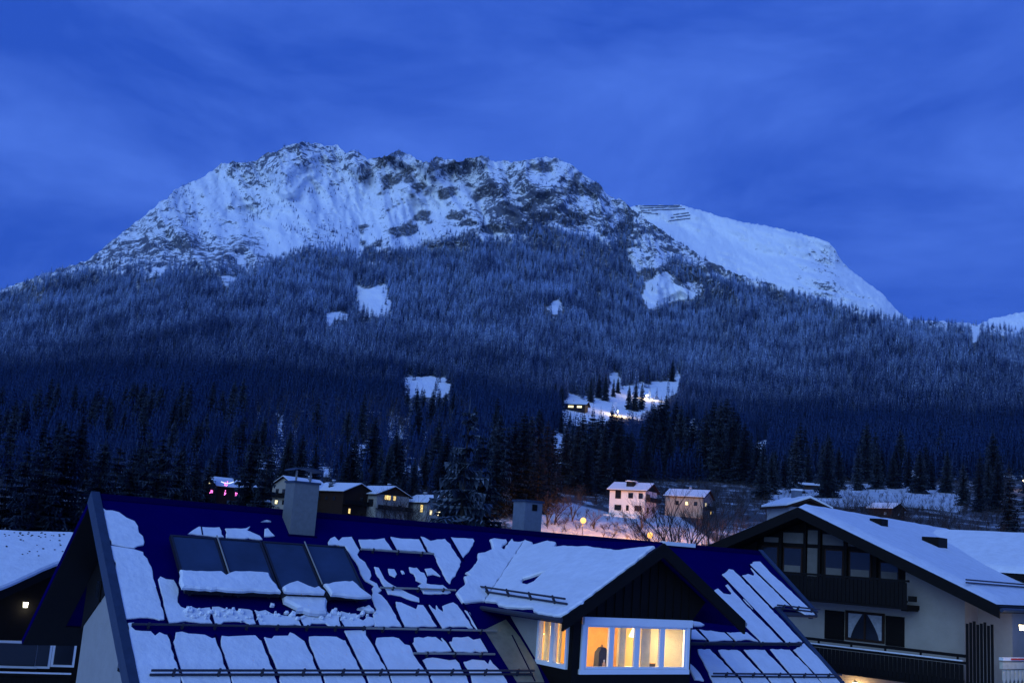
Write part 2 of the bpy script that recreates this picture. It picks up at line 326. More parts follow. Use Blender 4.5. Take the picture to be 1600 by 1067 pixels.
# valley ground: one sheet to the horizon
M_ground = mat('snowy_ground', (.72, .74, .78), .85, bump=.4, bscale=.6, var=.15, vscale=.08)
gnd = mesh_obj('ground', [(-14000, -9000, -.15), (14000, -9000, -.15), (14000, 15000, -.15), (-14000, 15000, -.15)], [(0, 1, 2, 3)], M_ground); gnd['kind'] = 'structure'
# far ridges behind
def far_ridge(name, pts, R0, rowsT, m, seed, amp=.05):
    a = np.array([azT(*p) for p in pts]); az = np.linspace(a[0, 0], a[-1, 0], 420); Tr = np.interp(az, a[:, 0], a[:, 1])
    kz = np.hanning(121); kz /= kz.sum(); Tsm = np.convolve(np.pad(Tr, 60, mode='edge'), kz, 'valid')
    S = np.linspace(0, 1, 150); A, S2 = np.meshgrid(az, S); T = .09*(1-S2)+(Tsm[None]*(1-S2**8)+Tr[None]*S2**8)*S2+.0012*fbm(A*400, A*0, 4, seed, .6)*S2**25
    r = R0*(.72+.28*S2)*(1+amp*(ridged(A*13+T*8, T*22+A*5, 6, seed)-.55)); X = r*np.sin(A); Y = r*np.cos(A); Z = CAM[2]+r*T
    X = np.vstack([X, X[-1]*1.03, X[-1]*1.2]); Y = np.vstack([Y, Y[-1]*1.03, Y[-1]*1.2]); Z = np.vstack([Z, Z[-1]-30, Z[-1]-500])
    fr = np.zeros(X.shape); px_, py_ = projn(X, Y, Z); rk = .62*np.exp(-((px_-1290)/42.)**2)*(py_ < 470)+.25*np.clip((py_-400)/60, 0, 1)+.16*fbm(px_/22., py_/14., 3, 6)-.12; o = grid_obj(name, X, Y, Z, m, {'rock': rk, 'floor': fr}); o['kind'] = 'structure'; return (A, T, r)
b_pts = [(900, 360), (960, 335), (990, 322), (1060, 320), (1090, 327), (1125, 338), (1160, 347), (1200, 353), (1260, 367), (1296, 379), (1306, 392), (1318, 412), (1340, 430), (1380, 460), (1400, 484), (1450, 520), (1500, 545)]
FRG = far_ridge('far_mountain', b_pts, 4300, .16, M_terr2, 61)
far_ridge('distant_peak', [(1480, 540), (1520, 512), (1545, 499), (1575, 492), (1600, 487), (1680, 478), (1750, 490), (1900, 540)], 7000, .1, M_terr2, 91)

# ================================================================== TREES
def spruce_mesh(name, seed, H, Lmax, levels, per, twigs, m, gaps=.1):
    r = random.Random(seed); b = MB(); step = H/levels
    for i in range(levels):
        f = (i+r.random()*.6)/levels; z0 = H*(.04+.94*f); Lb = Lmax*(1-f)**.8+.28
        np_ = per if f < .75 else max(4, per-2)
        for k in range(np_):
            if r.random() < gaps: continue
            a = 2*math.pi*(k+r.random()*.7)/np_+i*.9; L = Lb*r.uniform(.55, 1.15); dr = r.uniform(.3, .65)*(1-f*.8)
            ca, sa = math.cos(a), math.sin(a); P = []; ns = 3
            for j in range(ns+1):
                t = j/ns; P.append((L*t, z0+.12*L*t-dr*L*(t**1.3)+.16*L*max(0, t-.65)))
            w = L*r.uniform(.2, .3)+.1
            V = []; wid = [.35, 1, .8, .06]
            for j, (x, z) in enumerate(P):
                for s in (-1, 1): V.append((x*ca-s*w*wid[j]*sa, x*sa+s*w*wid[j]*ca, z-.35*w*wid[j]))
            b.add(V, [(2*j, 2*j+1, 2*j+3, 2*j+2) for j in range(ns)])
            for j in range(twigs):
                t = (j+.6)/twigs; idx = min(int(t*ns), ns-1); q = t*ns-idx; x = P[idx][0]*(1-q)+P[idx+1][0]*q; z = P[idx][1]*(1-q)+P[idx+1][1]*q
                for s in (-1, 1):
                    l = (L*.34*(1-.5*t)+.22)*r.uniform(.6, 1.2); dx = l*.55; wy = s*l*.9; dz = -min(l*r.uniform(.3, 1.), step*1.4); hw = .17*l+.04
                    b.add([(vx*ca-vy*sa, vx*sa+vy*ca, vz) for vx, vy, vz in [(x-hw, 0, z), (x+hw, 0, z), (x+dx, wy, z+dz)]], [(0, 1, 2)])
                hz = -step*r.uniform(.5, 1.5)*min(1., L/1.2); hw = .16*L+.08        # hanging twig curtain
                b.add([(vx*ca-vy*sa, vx*sa+vy*ca, vz) for vx, vy, vz in [(x-hw, .05, z), (x+hw*.6, -.05, z), (x+hw*.2, r.uniform(-.2, .2), z+hz)]], [(0, 1, 2)])
    b.add([(.12, 0, H*.94), (-.06, .1, H*.94), (-.06, -.1, H*.94), (0, 0, H*1.03)], [(0, 1, 3), (1, 2, 3), (2, 0, 3)])
    me = bpy.data.meshes.new(name); me.from_pydata(b.V, [], b.F); me.materials.append(m); return me
def trunk_mesh(name, H, r0):
    b = MB(); b.tube((0, 0, -.6), (0, 0, H*.5), r0, r0*.6, 7); b.tube((0, 0, H*.5), (0, 0, H*.97), r0*.6, .03, 6)
    me = bpy.data.meshes.new(name); me.from_pydata([tuple(v) for v in b.V], [], b.F); me.materials.append(M_bark); return me
def bare_mesh(name, seed, H, depth, m, spread=.5, trunk=.3):
    r = random.Random(seed); T = MB(); B = MB()
    def grow(p, d, L, rad, lv):
        q = p+d*L
        (T if lv == 0 else B).tube(p, q, rad, rad*.68, 5 if lv < 2 else 3, cap=False)
        if lv >= depth: return
        for k in range(r.choice((2, 3, 3)) if lv else 5):
            ax = Vector((r.gauss(0, 1), r.gauss(0, 1), r.gauss(0, .4))).normalized()
            nd = (d+ax*r.uniform(spread*.6, spread*1.5)+Vector((0, 0, .12))).normalized()
            s = p+d*L*r.uniform(.45, 1.) if k else q
            grow(s, nd, L*r.uniform(.6, .85), rad*r.uniform(.45, .62), lv+1)
    grow(Vector((0, 0, -.3)), Vector((r.gauss(0, .05), r.gauss(0, .05), 1)).normalized(), H*trunk, H*.017, 0)
    out = []
    for nm, b, mm in ((name+'_trunk', T, M_bark), (name+'_crown', B, m)):
        me = bpy.data.meshes.new(nm); me.from_pydata([tuple(v) for v in b.V], [], b.F); me.materials.append(mm); out.append(me)
    return out
SPR = [(spruce_mesh('spruce_crown_a', 1, 22, 4.4, 38, 9, 5, M_spruce), trunk_mesh('spruce_trunk_a', 22, .33)),
       (spruce_mesh('spruce_crown_b', 2, 22, 3.5, 38, 8, 4, M_spruce, .15), trunk_mesh('spruce_trunk_b', 22, .30)),
       (spruce_mesh('spruce_crown_c', 3, 22, 5.0, 36, 9, 6, M_spruce, .12), trunk_mesh('spruce_trunk_c', 22, .36)),
       (spruce_mesh('spruce_crown_d', 4, 22, 4.4, 30, 8, 5, M_spruce, .3), trunk_mesh('spruce_trunk_d', 22, .3))]
M_snowspruce = tree_mat('snowy_spruce_needles', (.004, .008, .018), (.006, .012, .024), 0, 40, .20, .26, .55)
SPR.append((spruce_mesh('spruce_crown_e', 9, 22, 4.6, 26, 8, 5, M_snowspruce, .3), SPR[3][1]))
FAR = [spruce_mesh('far_spruce_%d' % i, 20+i, 20, [4.3, 3.6, 5.0, 3.9][i], [14, 13, 14, 15][i], 7, 1, M_forest, .12) for i in range(4)]
BAREF = bare_mesh('far_bare', 5, 14, 3, M_twig, .55)[1]
def add_tree(meshes, P, sc, rz, name, label, cat, group):
    t = thing(name, label, cat, tuple(P), rz, group); t.scale = sc if isinstance(sc, tuple) else (sc, sc, sc)
    for nm, me in (('crown', meshes[0]), ('trunk', meshes[1])):
        o = bpy.data.objects.new(nm, me); col.objects.link(o); o.parent = t
    return t
# --- forest points on the slope
NT = 150000
ci = rng.uniform(0, NC-1.001, NT); ri = rng.uniform(0, NR-1.001, NT)
def samp(G, ri, ci):
    a = ri.astype(int); b = ci.astype(int); fa = ri-a; fb = ci-b
    return (G[a, b]*(1-fb)+G[a, b+1]*fb)*(1-fa)+(G[a+1, b]*(1-fb)+G[a+1, b+1]*fb)*fa
# weight by ground area of the cell
dRr = np.gradient(Rg, axis=0); area = np.abs(dRr)*Rg*(AZ[1]-AZ[0])
wt = area*np.clip(dens_v, 0, 1); wt[PYg > 775] = 0; wt[(PYg > 752) & (PXg > 850)] = 0
wt = wt*np.where((PXg > -260) & (PXg < 1860), 1, .3)
wt = wt*np.clip((1500/np.maximum(Rg, 300)), .6, 1.5)
pr = (wt/wt.sum()).ravel(); idx = rng.choice(pr.size, size=92000, p=pr)
ri = np.minimum(idx//NC+rng.uniform(-.5, .5, idx.size), NR-1.01).clip(0); ci = (idx % NC+rng.uniform(-.5, .5, idx.size)).clip(0, NC-1.01)
fx, fy, fz = samp(Xg, ri, ci), samp(Yg, ri, ci), samp(Zg, ri, ci)
frr = np.hypot(fx, fy); fpx, fpy = projn(fx, fy, fz)
treeline_d = fpy-np.interp(fpx, tl_px[:, 0], tl_px[:, 1])
fs = rng.choice([.5, .75, .9, 1.05, 1.3], fx.size, p=[.2, .25, .25, .2, .1])*rng.uniform(.85, 1.15, fx.size)*np.clip(.72+treeline_d/130., .42, 1.05)
fs = fs*np.clip(frr/720., .45, 1)
fk = rng.integers(0, 4, fx.size)
leafy = ((fpy > 630) & (fpx > 380) & (fpx < 730)) | ((fpx > 560) & (fpx < 960) & (treeline_d < 0))
fk = np.where(leafy & (rng.random(fx.size) < .6), 4, fk)
fk = np.where(rng.random(fx.size) < .04, 4, fk)
ws = area*scrub*(PYg < 900)*((PXg > -100) & (PXg < 1700)); ws = (ws/ws.sum()).ravel(); id2 = rng.choice(ws.size, size=7000, p=ws)
r2 = np.minimum(id2//NC+rng.uniform(-.5, .5, id2.size), NR-1.01).clip(0); c2 = (id2 % NC+rng.uniform(-.5, .5, id2.size)).clip(0, NC-1.01)
gx, gy, gz = samp(Xg, r2, c2), samp(Yg, r2, c2), samp(Zg, r2, c2); gpx, gpy = projn(gx, gy, gz)
fx, fy, fz = np.r_[fx, gx], np.r_[fy, gy], np.r_[fz, gz]; frr = np.hypot(fx, fy); fpx = np.r_[fpx, gpx]; fpy = np.r_[fpy, gpy]; fk = np.r_[fk, np.full(gx.size, 4)]
fs = np.r_[fs, rng.uniform(.14, .34, gx.size)*np.where(pip(gpx, gpy, lit_poly), .8, 1)]; treeline_d = np.r_[treeline_d, np.full(gx.size, 200.)]
hid = np.zeros(fx.size, bool)
for hh_ in (4, 9, 14, 19):
    tpx, tpy = projn(fx, fy, fz+hh_*fs)
    for p in clear_polys[:8]+clear_polys[9:]: hid |= pip(tpx+7*fbm(tpx/11., tpy/11., 3, 15), tpy+7*fbm(tpx/9., tpy/13., 3, 16), p)
ok = ~(hid & (rng.random(fx.size) < np.where(fpy > 560, .96, .78)))
fx, fy, fz, frr, fpx, fpy, fs, fk, treeline_d = (a[ok] for a in (fx, fy, fz, frr, fpx, fpy, fs, fk, treeline_d))
# the largest in view become trees of their own
vis = (fpx > -20) & (fpx < 1620) & (fk < 4)
order = np.argsort(np.where(vis, -fs/frr, 0)); own = order[:110]
keep = np.ones(fx.size, bool); keep[own] = False
def points_forest(name, X, Y, Z, S, K, protos):
    me = bpy.data.meshes.new(name); me.vertices.add(X.size); me.vertices.foreach_set('co', np.stack([X, Y, Z], -1).astype(np.float32).ravel())
    for k, v, ty in (('sc', S, 'FLOAT'), ('rz', rng.uniform(0, 6.28, X.size), 'FLOAT'), ('kd', K, 'INT')):
        a = me.attributes.new(k, ty, 'POINT'); a.data.foreach_set('value', v.astype(np.float32 if ty == 'FLOAT' else np.int32))
    o = bpy.data.objects.new(name, me); col.objects.link(o)
    ng = bpy.data.node_groups.new(name+'_nodes', 'GeometryNodeTree'); ng.interface.new_socket('Geometry', in_out='INPUT', socket_type='NodeSocketGeometry'); ng.interface.new_socket('Geometry', in_out='OUTPUT', socket_type='NodeSocketGeometry')
    N = ng.nodes.new; L = ng.links.new; gi = N('NodeGroupInput'); go = N('NodeGroupOutput'); j = N('GeometryNodeJoinGeometry')
    def attr(nm, ty):
        n = N('GeometryNodeInputNamedAttribute'); n.data_type = ty; n.inputs[0].default_value = nm; return n.outputs[0]
    sc, rz, kd = attr('sc', 'FLOAT'), attr('rz', 'FLOAT'), attr('kd', 'INT'); rot = N('ShaderNodeCombineXYZ'); L(rz, rot.inputs[2])
    for k, pm in enumerate(protos):
        po = bpy.data.objects.new(pm.name, pm)
        oi = N('GeometryNodeObjectInfo'); oi.inputs['Object'].default_value = po; oi.inputs['As Instance'].default_value = True
        cm = N('FunctionNodeCompare'); cm.data_type = 'INT'; cm.operation = 'EQUAL'; L(kd, cm.inputs[2]); cm.inputs[3].default_value = k
        ip = N('GeometryNodeInstanceOnPoints'); L(gi.outputs[0], ip.inputs['Points']); L(cm.outputs[0], ip.inputs['Selection']); L(oi.outputs['Geometry'], ip.inputs['Instance']); L(rot.outputs[0], ip.inputs['Rotation']); L(sc, ip.inputs['Scale'])
        L(ip.outputs[0], j.inputs[0])
    L(j.outputs[0], go.inputs[0]); md = o.modifiers.new('scatter', 'NODES'); md.node_group = ng
    o['kind'] = 'stuff'; return o
fo = points_forest('forest', fx[keep], fy[keep], fz[keep]-.4, fs[keep], fk[keep], FAR+[BAREF])
tag(fo, 'dense frosted spruce forest covering the mountain slope', 'forest')
for i in own:
    s = float(fs[i])*.95
    add_tree(SPR[int(fk[i])], (fx[i], fy[i], fz[i]-.4), (s, s, s*rnd.uniform(.9, 1.15)), rnd.uniform(0, 6.28), 'spruce_tree', 'snow-dusted spruce on the lower wooded hillside above the village', 'tree', 'spruces on the lower hillside')
# scrub on the far ridge is left to its material; foreground spruces: pixel of the top, distance, base height, kind, width
def tree_top(x, ytop, D, zb, kind, wide, label, group):
    P = at(x, ytop, D); h = (P[2]-zb); s = h/22.
    add_tree(SPR[kind], (P[0], P[1], zb), (s*wide, s*wide, s), rnd.uniform(0, 6.28), 'spruce_tree', label, 'tree', group)
gL = 'dark spruces beyond the left roofs'
for x, y, D, k, w in [(-20, 700, 120, 0, 1.1), (18, 712, 135, 1, 1.2), (48, 690, 140, 0, 1.1), (78, 672, 118, 2, 1.1), (112, 662, 122, 0, 1.25), (140, 700, 150, 1, 1.2), (166, 684, 128, 1, 1.25), (190, 690, 150, 3, 1.1), (212, 700, 140, 0, 1.2), (238, 690, 150, 2, 1.), (258, 676, 125, 2, 1.05), (284, 696, 135, 0, 1.1), (308, 716, 150, 1, 1.2), (-60, 690, 130, 2, 1.1)]:
    tree_top(x, y, D, 0., k, w, 'tall dark spruce behind the left roofs, thin frost on its branches', gL)
for x, y, D, k, w in [(402, 664, 185, 0, 1.0), (422, 690, 180, 1, 1.1), (396, 706, 190, 3, .9)]:
    tree_top(x, y, D, 3., k, w, 'dark spruce between the pink-lit house and the white gabled house', 'spruces between two village houses')
tree_top(735, 628, 128, 0., 4, 1.1, 'tall open spruce with snow lines on drooping branches behind the roof ridge', 'big snowy spruce')
tree_top(722, 690, 140, 0., 0, 1.1, 'smaller dark spruce crowding the tall snowy spruce', 'small spruces by the tall one')
tree_top(757, 672, 150, 0., 1, 1.2, 'smaller dark spruce crowding the tall snowy spruce', 'small spruces by the tall one')
def tree_base(x, yb, hpx, k, w, label, group):
    P = ground_at(x, yb); D = (P-CAM)@cf; s = hpx*D/FPX/22.
    add_tree(SPR[k], tuple(P-np.array([0, 0, .3])), (s*w, s*w, s), rnd.uniform(0, 6.28), 'spruce_tree', label, 'tree', group)
for x, y, yt, k, w in [(796, 800, 650, 0, 1.0), (822, 796, 642, 2, .8), (848, 790, 650, 1, 1.1), (778, 805, 690, 1, 1.1), (838, 802, 690, 3, 1.)]:
    tree_base(x, y, y-yt, k, w, 'dark spruce in the clump beside the smaller chimney', 'spruces beside the small chimney')
for x, y, yt, k, w in [(888, 762, 668, 1, 1.1), (906, 766, 642, 0, 1.0), (928, 768, 648, 2, .9), (950, 764, 636, 0, 1.1), (966, 760, 646, 1, 1.2), (940, 772, 660, 1, 1.2), (915, 774, 680, 2, .9), (958, 770, 670, 0, 1.)]:
    tree_base(x, y, y-yt, k, w, 'black-looking spruce in the clump just above the white three-storey house', 'spruces above the white house')
for x, y, yt, k, w in [(1000, 740, 660, 1, 1.1), (1018, 742, 626, 0, 1.0), (1036, 738, 612, 2, .8), (1052, 740, 622, 0, 1.), (1070, 738, 640, 1, 1.2), (1026, 746, 650, 3, 1.), (1090, 742, 650, 1, 1.1), (1112, 748, 622, 0, 1.2), (1132, 746, 616, 0, 1.1), (1150, 750, 640, 2, .9), (1172, 752, 672, 1, 1.1), (1192, 756, 690, 0, 1.), (1044, 748, 660, 0, 1.1)]:
    tree_base(x, y, y-yt, k, w, 'dark spruce on the slope behind the two pale houses', 'spruces behind the pale houses')
for x, y, yt, k, w in [(442, 800, 716, 1, 1.1), (512, 806, 744, 0, 1.1), (560, 802, 730, 1, 1.), (626, 806, 738, 2, .9), (642, 800, 712, 0, 1.), (700, 806, 690, 1, 1.1), (690, 796, 670, 0, 1.), (320, 800, 704, 1, 1.2), (300, 806, 716, 0, 1.2), (580, 790, 716, 0, 1.), (600, 786, 700, 1, 1.1), (486, 788, 700, 2, .9), (536, 786, 704, 1, 1.2)]:
    tree_base(x, y, y-yt, k, w, 'near-black spruce standing between the small village houses', 'spruces between the village houses')
for x, y, yt, k, w in [(772, 806, 640, 2, .8), (786, 800, 660, 1, 1.1), (810, 800, 636, 0, 1.1), (834, 796, 650, 1, 1.2), (858, 782, 664, 0, 1.1)]:
    tree_base(x, y, y-yt, k, w, 'dark spruce in the clump beside the smaller chimney', 'spruces beside the small chimney')
for x, y, yt, k, w in [(880, 770, 660, 0, 1.2), (898, 772, 655, 2, .9), (920, 764, 640, 1, 1.3), (936, 766, 644, 0, 1.2), (962, 772, 650, 2, 1.), (976, 764, 672, 1, 1.2)]:
    tree_base(x, y, y-yt, k, w, 'black-looking spruce in the clump just above the white three-storey house', 'spruces above the white house')
for x, y, yt, k, w in [(1010, 744, 640, 1, 1.3), (1028, 742, 618, 0, 1.2), (1060, 744, 628, 2, .9), (1080, 746, 650, 0, 1.2), (1100, 750, 636, 1, 1.3), (1122, 752, 622, 2, .9), (1142, 754, 630, 1, 1.3), (1162, 756, 656, 0, 1.2), (1182, 760, 680, 2, 1.), (1210, 764, 700, 0, 1.1), (1225, 762, 706, 1, 1.2)]:
    tree_base(x, y, y-yt, k, w, 'dark spruce on the slope behind the two pale houses', 'spruces behind the pale houses')
for x, y, hp, k, w in [(634, 652, 44, 1, 1.2), (648, 664, 58, 0, 1.), (660, 650, 44, 1, 1.2), (672, 672, 66, 2, .8), (684, 660, 52, 1, 1.1), (692, 672, 62, 0, 1.), (706, 660, 50, 2, .9), (718, 672, 50, 1, 1.)]:
    tree_base(x, y, hp, k, w, 'dark spruce at the lower edge of the small snowy clearing', 'spruces below the small clearing')
for x, y, hp, k, w in [(922, 628, 40, 2, .8), (935, 622, 40, 1, 1.1), (945, 626, 44, 0, .9), (958, 620, 30, 1, 1.), (965, 614, 26, 0, 1.), (982, 640, 40, 2, .8), (992, 642, 48, 0, .9), (1002, 640, 44, 1, 1.1), (1012, 600, 34, 1, 1.1), (1050, 596, 36, 0, .9), (876, 676, 34, 1, 1.1), (890, 668, 26, 1, 1.2), (876, 640, 40, 0, 1.), (866, 634, 38, 2, .8)]:
    tree_base(x, y, hp, k, w, 'single dark spruce standing on the lit ski slope around the hut', 'spruces on the ski slope')
for x, y, hp, k, w in [(1205, 772, 70, 0, 1.1), (1190, 780, 80, 2, 1.), (1560, 800, 90, 0, 1.), (1545, 790, 80, 2, .8), (1578, 830, 110, 1, 1.1), (1530, 800, 80, 1, 1.), (1505, 790, 70, 0, 1.), (1480, 770, 70, 2, .9), (1455, 765, 60, 1, 1.), (1400, 762, 70, 0, 1.), (1370, 764, 76, 2, .8), (1340, 766, 74, 1, 1.), (1310, 764, 70, 0, 1.), (1285, 764, 76, 2, .9), (1262, 762, 70, 1, 1.1), (1236, 758, 70, 0, 1.), (1420, 760, 60, 1, 1.1), (1610, 800, 90, 2, 1.)]:
    tree_base(x, y, hp, k, w, 'dark spruce along the top of the snowy bank by the pyramid-roofed hut', 'spruces along the snowy bank')
rt = random.Random(5)
for i in range(34):
    x = rt.uniform(310, 690) if i < 22 else rt.uniform(1195, 1560); y = rt.uniform(748, 778)
    tree_base(x, y, rt.uniform(55, 105), rt.randrange(4), rt.uniform(.85, 1.15), 'dark spruce on the rise directly above the village roofs', 'spruces on the rise above the village')
# bare trees and bushes
BARE = [bare_mesh('bare_tree_%d' % i, 40+i, 14, 6, M_twig, [.5, .6, .45][i], [.30, .24, .32][i])[::-1] for i in range(3)]
BUSH = [bare_mesh('bush_%d' % i, 60+i, 4, 4, M_twig, .8, .18)[::-1] for i in range(2)]
def bare_top(x, ytop, D, zb, k, wide, label, group):
    P = at(x, ytop, D); s = (P[2]-zb)/15.
    add_tree(BARE[k], (P[0], P[1], zb), (s*wide, s*wide, s), rnd.uniform(0, 6.28), 'bare_tree', label, 'tree', group)
bare_top(1070, 690, 105, 1., 0, 1.0, 'large leafless tree spreading its twigs in front of the pale houses', 'leafless tree')
bare_top(1140, 705, 110, 1., 1, 1.0, 'broad leafless tree beside the right-hand chalet gable', 'leafless tree by gable')
bare_top(1108, 740, 90, 1., 2, 1.0, 'thin leafless tree leaning between the two broad ones', 'thin leafless tree')
for x, y, D, zb, k in [(872, 735, 232, 15, 1), (898, 748, 236, 15, 2), (1006, 762, 232, 15, 0), (860, 750, 230, 14, 0), (930, 765, 230, 15, 1)]:
    bare_top(x, y, D, zb, k, 1.1, 'leafless shrubby tree above the lamplit bank', 'shrubby trees above the lamps')
for x, y, D, zb, k in [(700, 700, 170, 4, 1), (640, 740, 200, 6, 0), (612, 750, 190, 5, 2), (470, 720, 260, 14, 2), (520, 730, 250, 12, 1)]:
    bare_top(x, y, D, zb, k, 1., 'leafless tree among the houses left of the tall spruce', 'leafless trees among the left houses')
for x, y, D, zb, k in [(1310, 752, 200, 8, 1), (1345, 742, 190, 8, 0), (1380, 760, 210, 9, 2), (1420, 770, 220, 10, 1), (1460, 775, 200, 9, 0), (1500, 785, 190, 8, 2), (1540, 790, 180, 6, 1), (1265, 758, 190, 8, 0), (1290, 764, 185, 8, 2), (1330, 762, 180, 7, 1), (1365, 752, 188, 8, 0), (1400, 762, 180, 7, 2), (1440, 766, 185, 8, 1), (1480, 772, 180, 7, 0), (1220, 752, 190, 8, 1)]:
    bare_top(x, y, D, zb, k, 1.2, 'leafless tree in front of the snowy bank behind the right roofs', 'leafless trees by the snowy bank')
for i in range(84):
    x = rnd.uniform(852, 1120); y = rnd.uniform(796, 838)+(x-850)*.03; P = ground_at(x, y); s = rnd.uniform(.5, 1.15)
    add_tree(BUSH[i % 2], (P[0], P[1], P[2]-.1), (s*1.2, s*1.2, s), rnd.uniform(0, 6.28), 'bush', 'leafless bush on the lamplit bank below the white house', 'bush', 'bushes on the lamplit bank')
for i in range(40):
    x = rnd.choice((rnd.uniform(380, 700), rnd.uniform(1120, 1560))); y = rnd.uniform(790, 815); P = ground_at(x, y); s = rnd.uniform(.7, 1.3)
    add_tree(BUSH[i % 2], (P[0], P[1], P[2]-.1), (s*1.2, s*1.2, s), rnd.uniform(0, 6.28), 'bush', 'leafless bush in the dark gardens between the village houses', 'bush', 'bushes in the dark gardens')

# ================================================================== MAIN HOUSE
YAW, RP = R_(55.9), R_(37.2)
me_ = np.array([math.sin(YAW), math.cos(YAW), 0]); mh = np.array([-math.cos(YAW), math.sin(YAW), 0]); zz = np.array([0, 0, 1.])
mn = -mh*math.sin(RP)+zz*math.cos(RP); msl = mh*math.cos(RP)+zz*math.sin(RP)
P0 = at(500, 1052, 23.); Z0 = P0[2]; HO = np.array([P0[0], P0[1], 0.])
def mloc(P): d = P-HO; return np.array([d@me_, d@mh, d[2]])
tn, cs, sn_ = math.tan(RP), math.cos(RP), math.sin(RP)
def rl(u, v, off=0.):            # roof surface point in house coordinates
    return np.array([u, v*cs-off*sn_, Z0+v*sn_+off*cs])
NL = np.array([0, -sn_, cs])
def rpx(x, y, off=0.): return mloc(onplane(x, y, P0+mn*off, mn))
def ruv(x, y, off=0.):
    p = onplane(x, y, P0+mn*off, mn)-P0; return p@me_, p@msl
house = thing('chalet', 'dark-roofed chalet with patchy snow, solar panels and a lit cross-gable bay', 'house', tuple(HO), math.atan2(me_[1], me_[0]))
VR, VE = 5.6, -.55; UL, UR1, UR2, VST = -3.98, 16.35, 18.05, 2.66
WR = VR*cs; ZR = Z0+VR*sn_
UC1, UC2, WF = 5.84, 9.58, -1.05          # bay: cheeks and front wall
def roof_piece(b, u0, u1, v0, v1, th=.13):
    b.hexa([rl(u0, v0, -th), rl(u1, v0, -th), rl(u1, v1, -th), rl(u0, v1, -th)], [rl(u0, v0), rl(u1, v0), rl(u1, v1), rl(u0, v1)])
b = MB()
roof_piece(b, UL, UC1, VE, 3.3); roof_piece(b, UC2, UR1, VE, VST); roof_piece(b, UC2, UR2, VST, 3.3); roof_piece(b, UL, UR2, 3.3, VR)
def bl(u, v, off=0.): p = rl(u, v, off); return np.array([p[0], 2*WR-p[1], p[2]])
b.hexa([bl(UR2, VE, -.13), bl(UL, VE, -.13), bl(UL, VR, -.13), bl(UR2, VR, -.13)], [bl(UR2, VE), bl(UL, VE), bl(UL, VR), bl(UR2, VR)])
roof = b.build('roof', M_roofmetal, house)
b = MB(); b.prism([(UL, WR-.16, ZR-.10), (UL, WR, ZR+.035), (UL, WR+.16, ZR-.10)], (UR2-UL, 0, 0)); b.build('ridge_cap', M_seam, roof)
b = MB()
for fn in (rl, bl):
    for ua, ub in ((UL+.01, UL+.84), (UR1-.8, UR1-.01)):
        q = [fn(ua, VE+.02, -.16), fn(ub, VE+.02, -.16), fn(ub, VR-.05, -.16), fn(ua, VR-.05, -.16)]; b.hexa(q, [p+np.array([0, 0, .022]) for p in q])
    ua, ub = UL+.84, (UC1-.05 if fn is rl else UR1-.8); q = [fn(ua, VE+.02, -.16), fn(ub, VE+.02, -.16), fn(ub, .35, -.16), fn(ua, .35, -.16)]; b.hexa(q, [p+np.array([0, 0, .022]) for p in q])
b.build('soffit', M_wood, house)
# verge boards
def verge(u0, u1, v0, v1, m, name='verge_board'):
    bb = MB(); bb.hexa([rl(u0, v0, -.28), rl(u1, v0, -.28), rl(u1, v1, -.28), rl(u0, v1, -.28)], [rl(u0, v0, .05), rl(u1, v0, .05), rl(u1, v1, .05), rl(u0, v1, .05)]); return bb.build(name, m, roof)
verge(UL-.02, UL+.17, VE-.02, VR+.05, M_zinc); verge(UR1-.16, UR1+.02, VE-.02, VST+.1, M_zinc); verge(UR2-.16, UR2+.02, VST-.02, VR+.05, M_zinc)
part('ridge_vent', M_white, roof, (13.5, 14.8, WR-.16, WR+.12, ZR-.05, ZR+.07))
# eave gutter pieces and walls
for u0, u1, v in ((UL, UC1-.05, VE), (UC2+.05, UR1, VE), (UR1+.05, UR2, VST)):
    p, q = rl(u0, v-.06, -.1), rl(u1, v-.06, -.1); bb = MB(); bb.tube(p, q, .075, n=8); bb.build('gutter', M_rail, house)
UW0, UW1, WW0, WW1 = UL+.82, UR1-.7, .25, 6.75
b = MB(); b.box(UW0, UW1, WW0, WW1, 0, Z0-.05)
zf = lambda w: min(ZR-(abs(w-WR))*tn-.30, 99)
b.prism([(UW0, WW0, Z0-.05), (UW0, WW1, Z0-.05), (UW0, WW1, zf(WW1)-1.05), (UW0, WR+.3, zf(WR)-1.3), (UW0, WR-.3, zf(WR)-1.3), (UW0, WW0, zf(WW0)-.1)], (.3, 0, 0))
b.build('wall', M_plaster, house)
b = MB(); b.prism([(UW0-.03, WW1+.1, zf(WW1+.1)-1.05), (UW0-.03, WW1+.1, zf(WW1+.1)), (UW0-.03, WR, zf(WR)+.1), (UW0-.03, 1.2, zf(1.2)), (UW0-.03, 2.2, zf(2.2)-.8), (UW0-.03, WR-.4, zf(WR)-1.3)], (.2, 0, 0)); b.build('gable_boards', M_wood, house)
b = MB(); b.prism([(UW1-.28, WW0+.1, Z0-.06), (UW1-.28, WW1, Z0-.06), (UW1-.28, WW1, zf(WW1)-.1), (UW1-.28, WR, ZR-.45), (UW1-.28, WW0+.1, zf(WW0+.1)-.1)], (.25, 0, 0)); b.build('gable_wall', M_plaster, house)
for (w0, w1, z0, z1) in ((2.6, 3.3, 6.9, 8.5), (5.5, 5.9, 8.2, 8.75)):
    wd = part('window', M_wood, house, (UW0-.06, UW0+.02, w0, w1, z0, z1)); part('pane', M_darkglass, wd, (UW0-.075, UW0-.062, w0+.08, w1-.08, z0+.08, z1-.08))
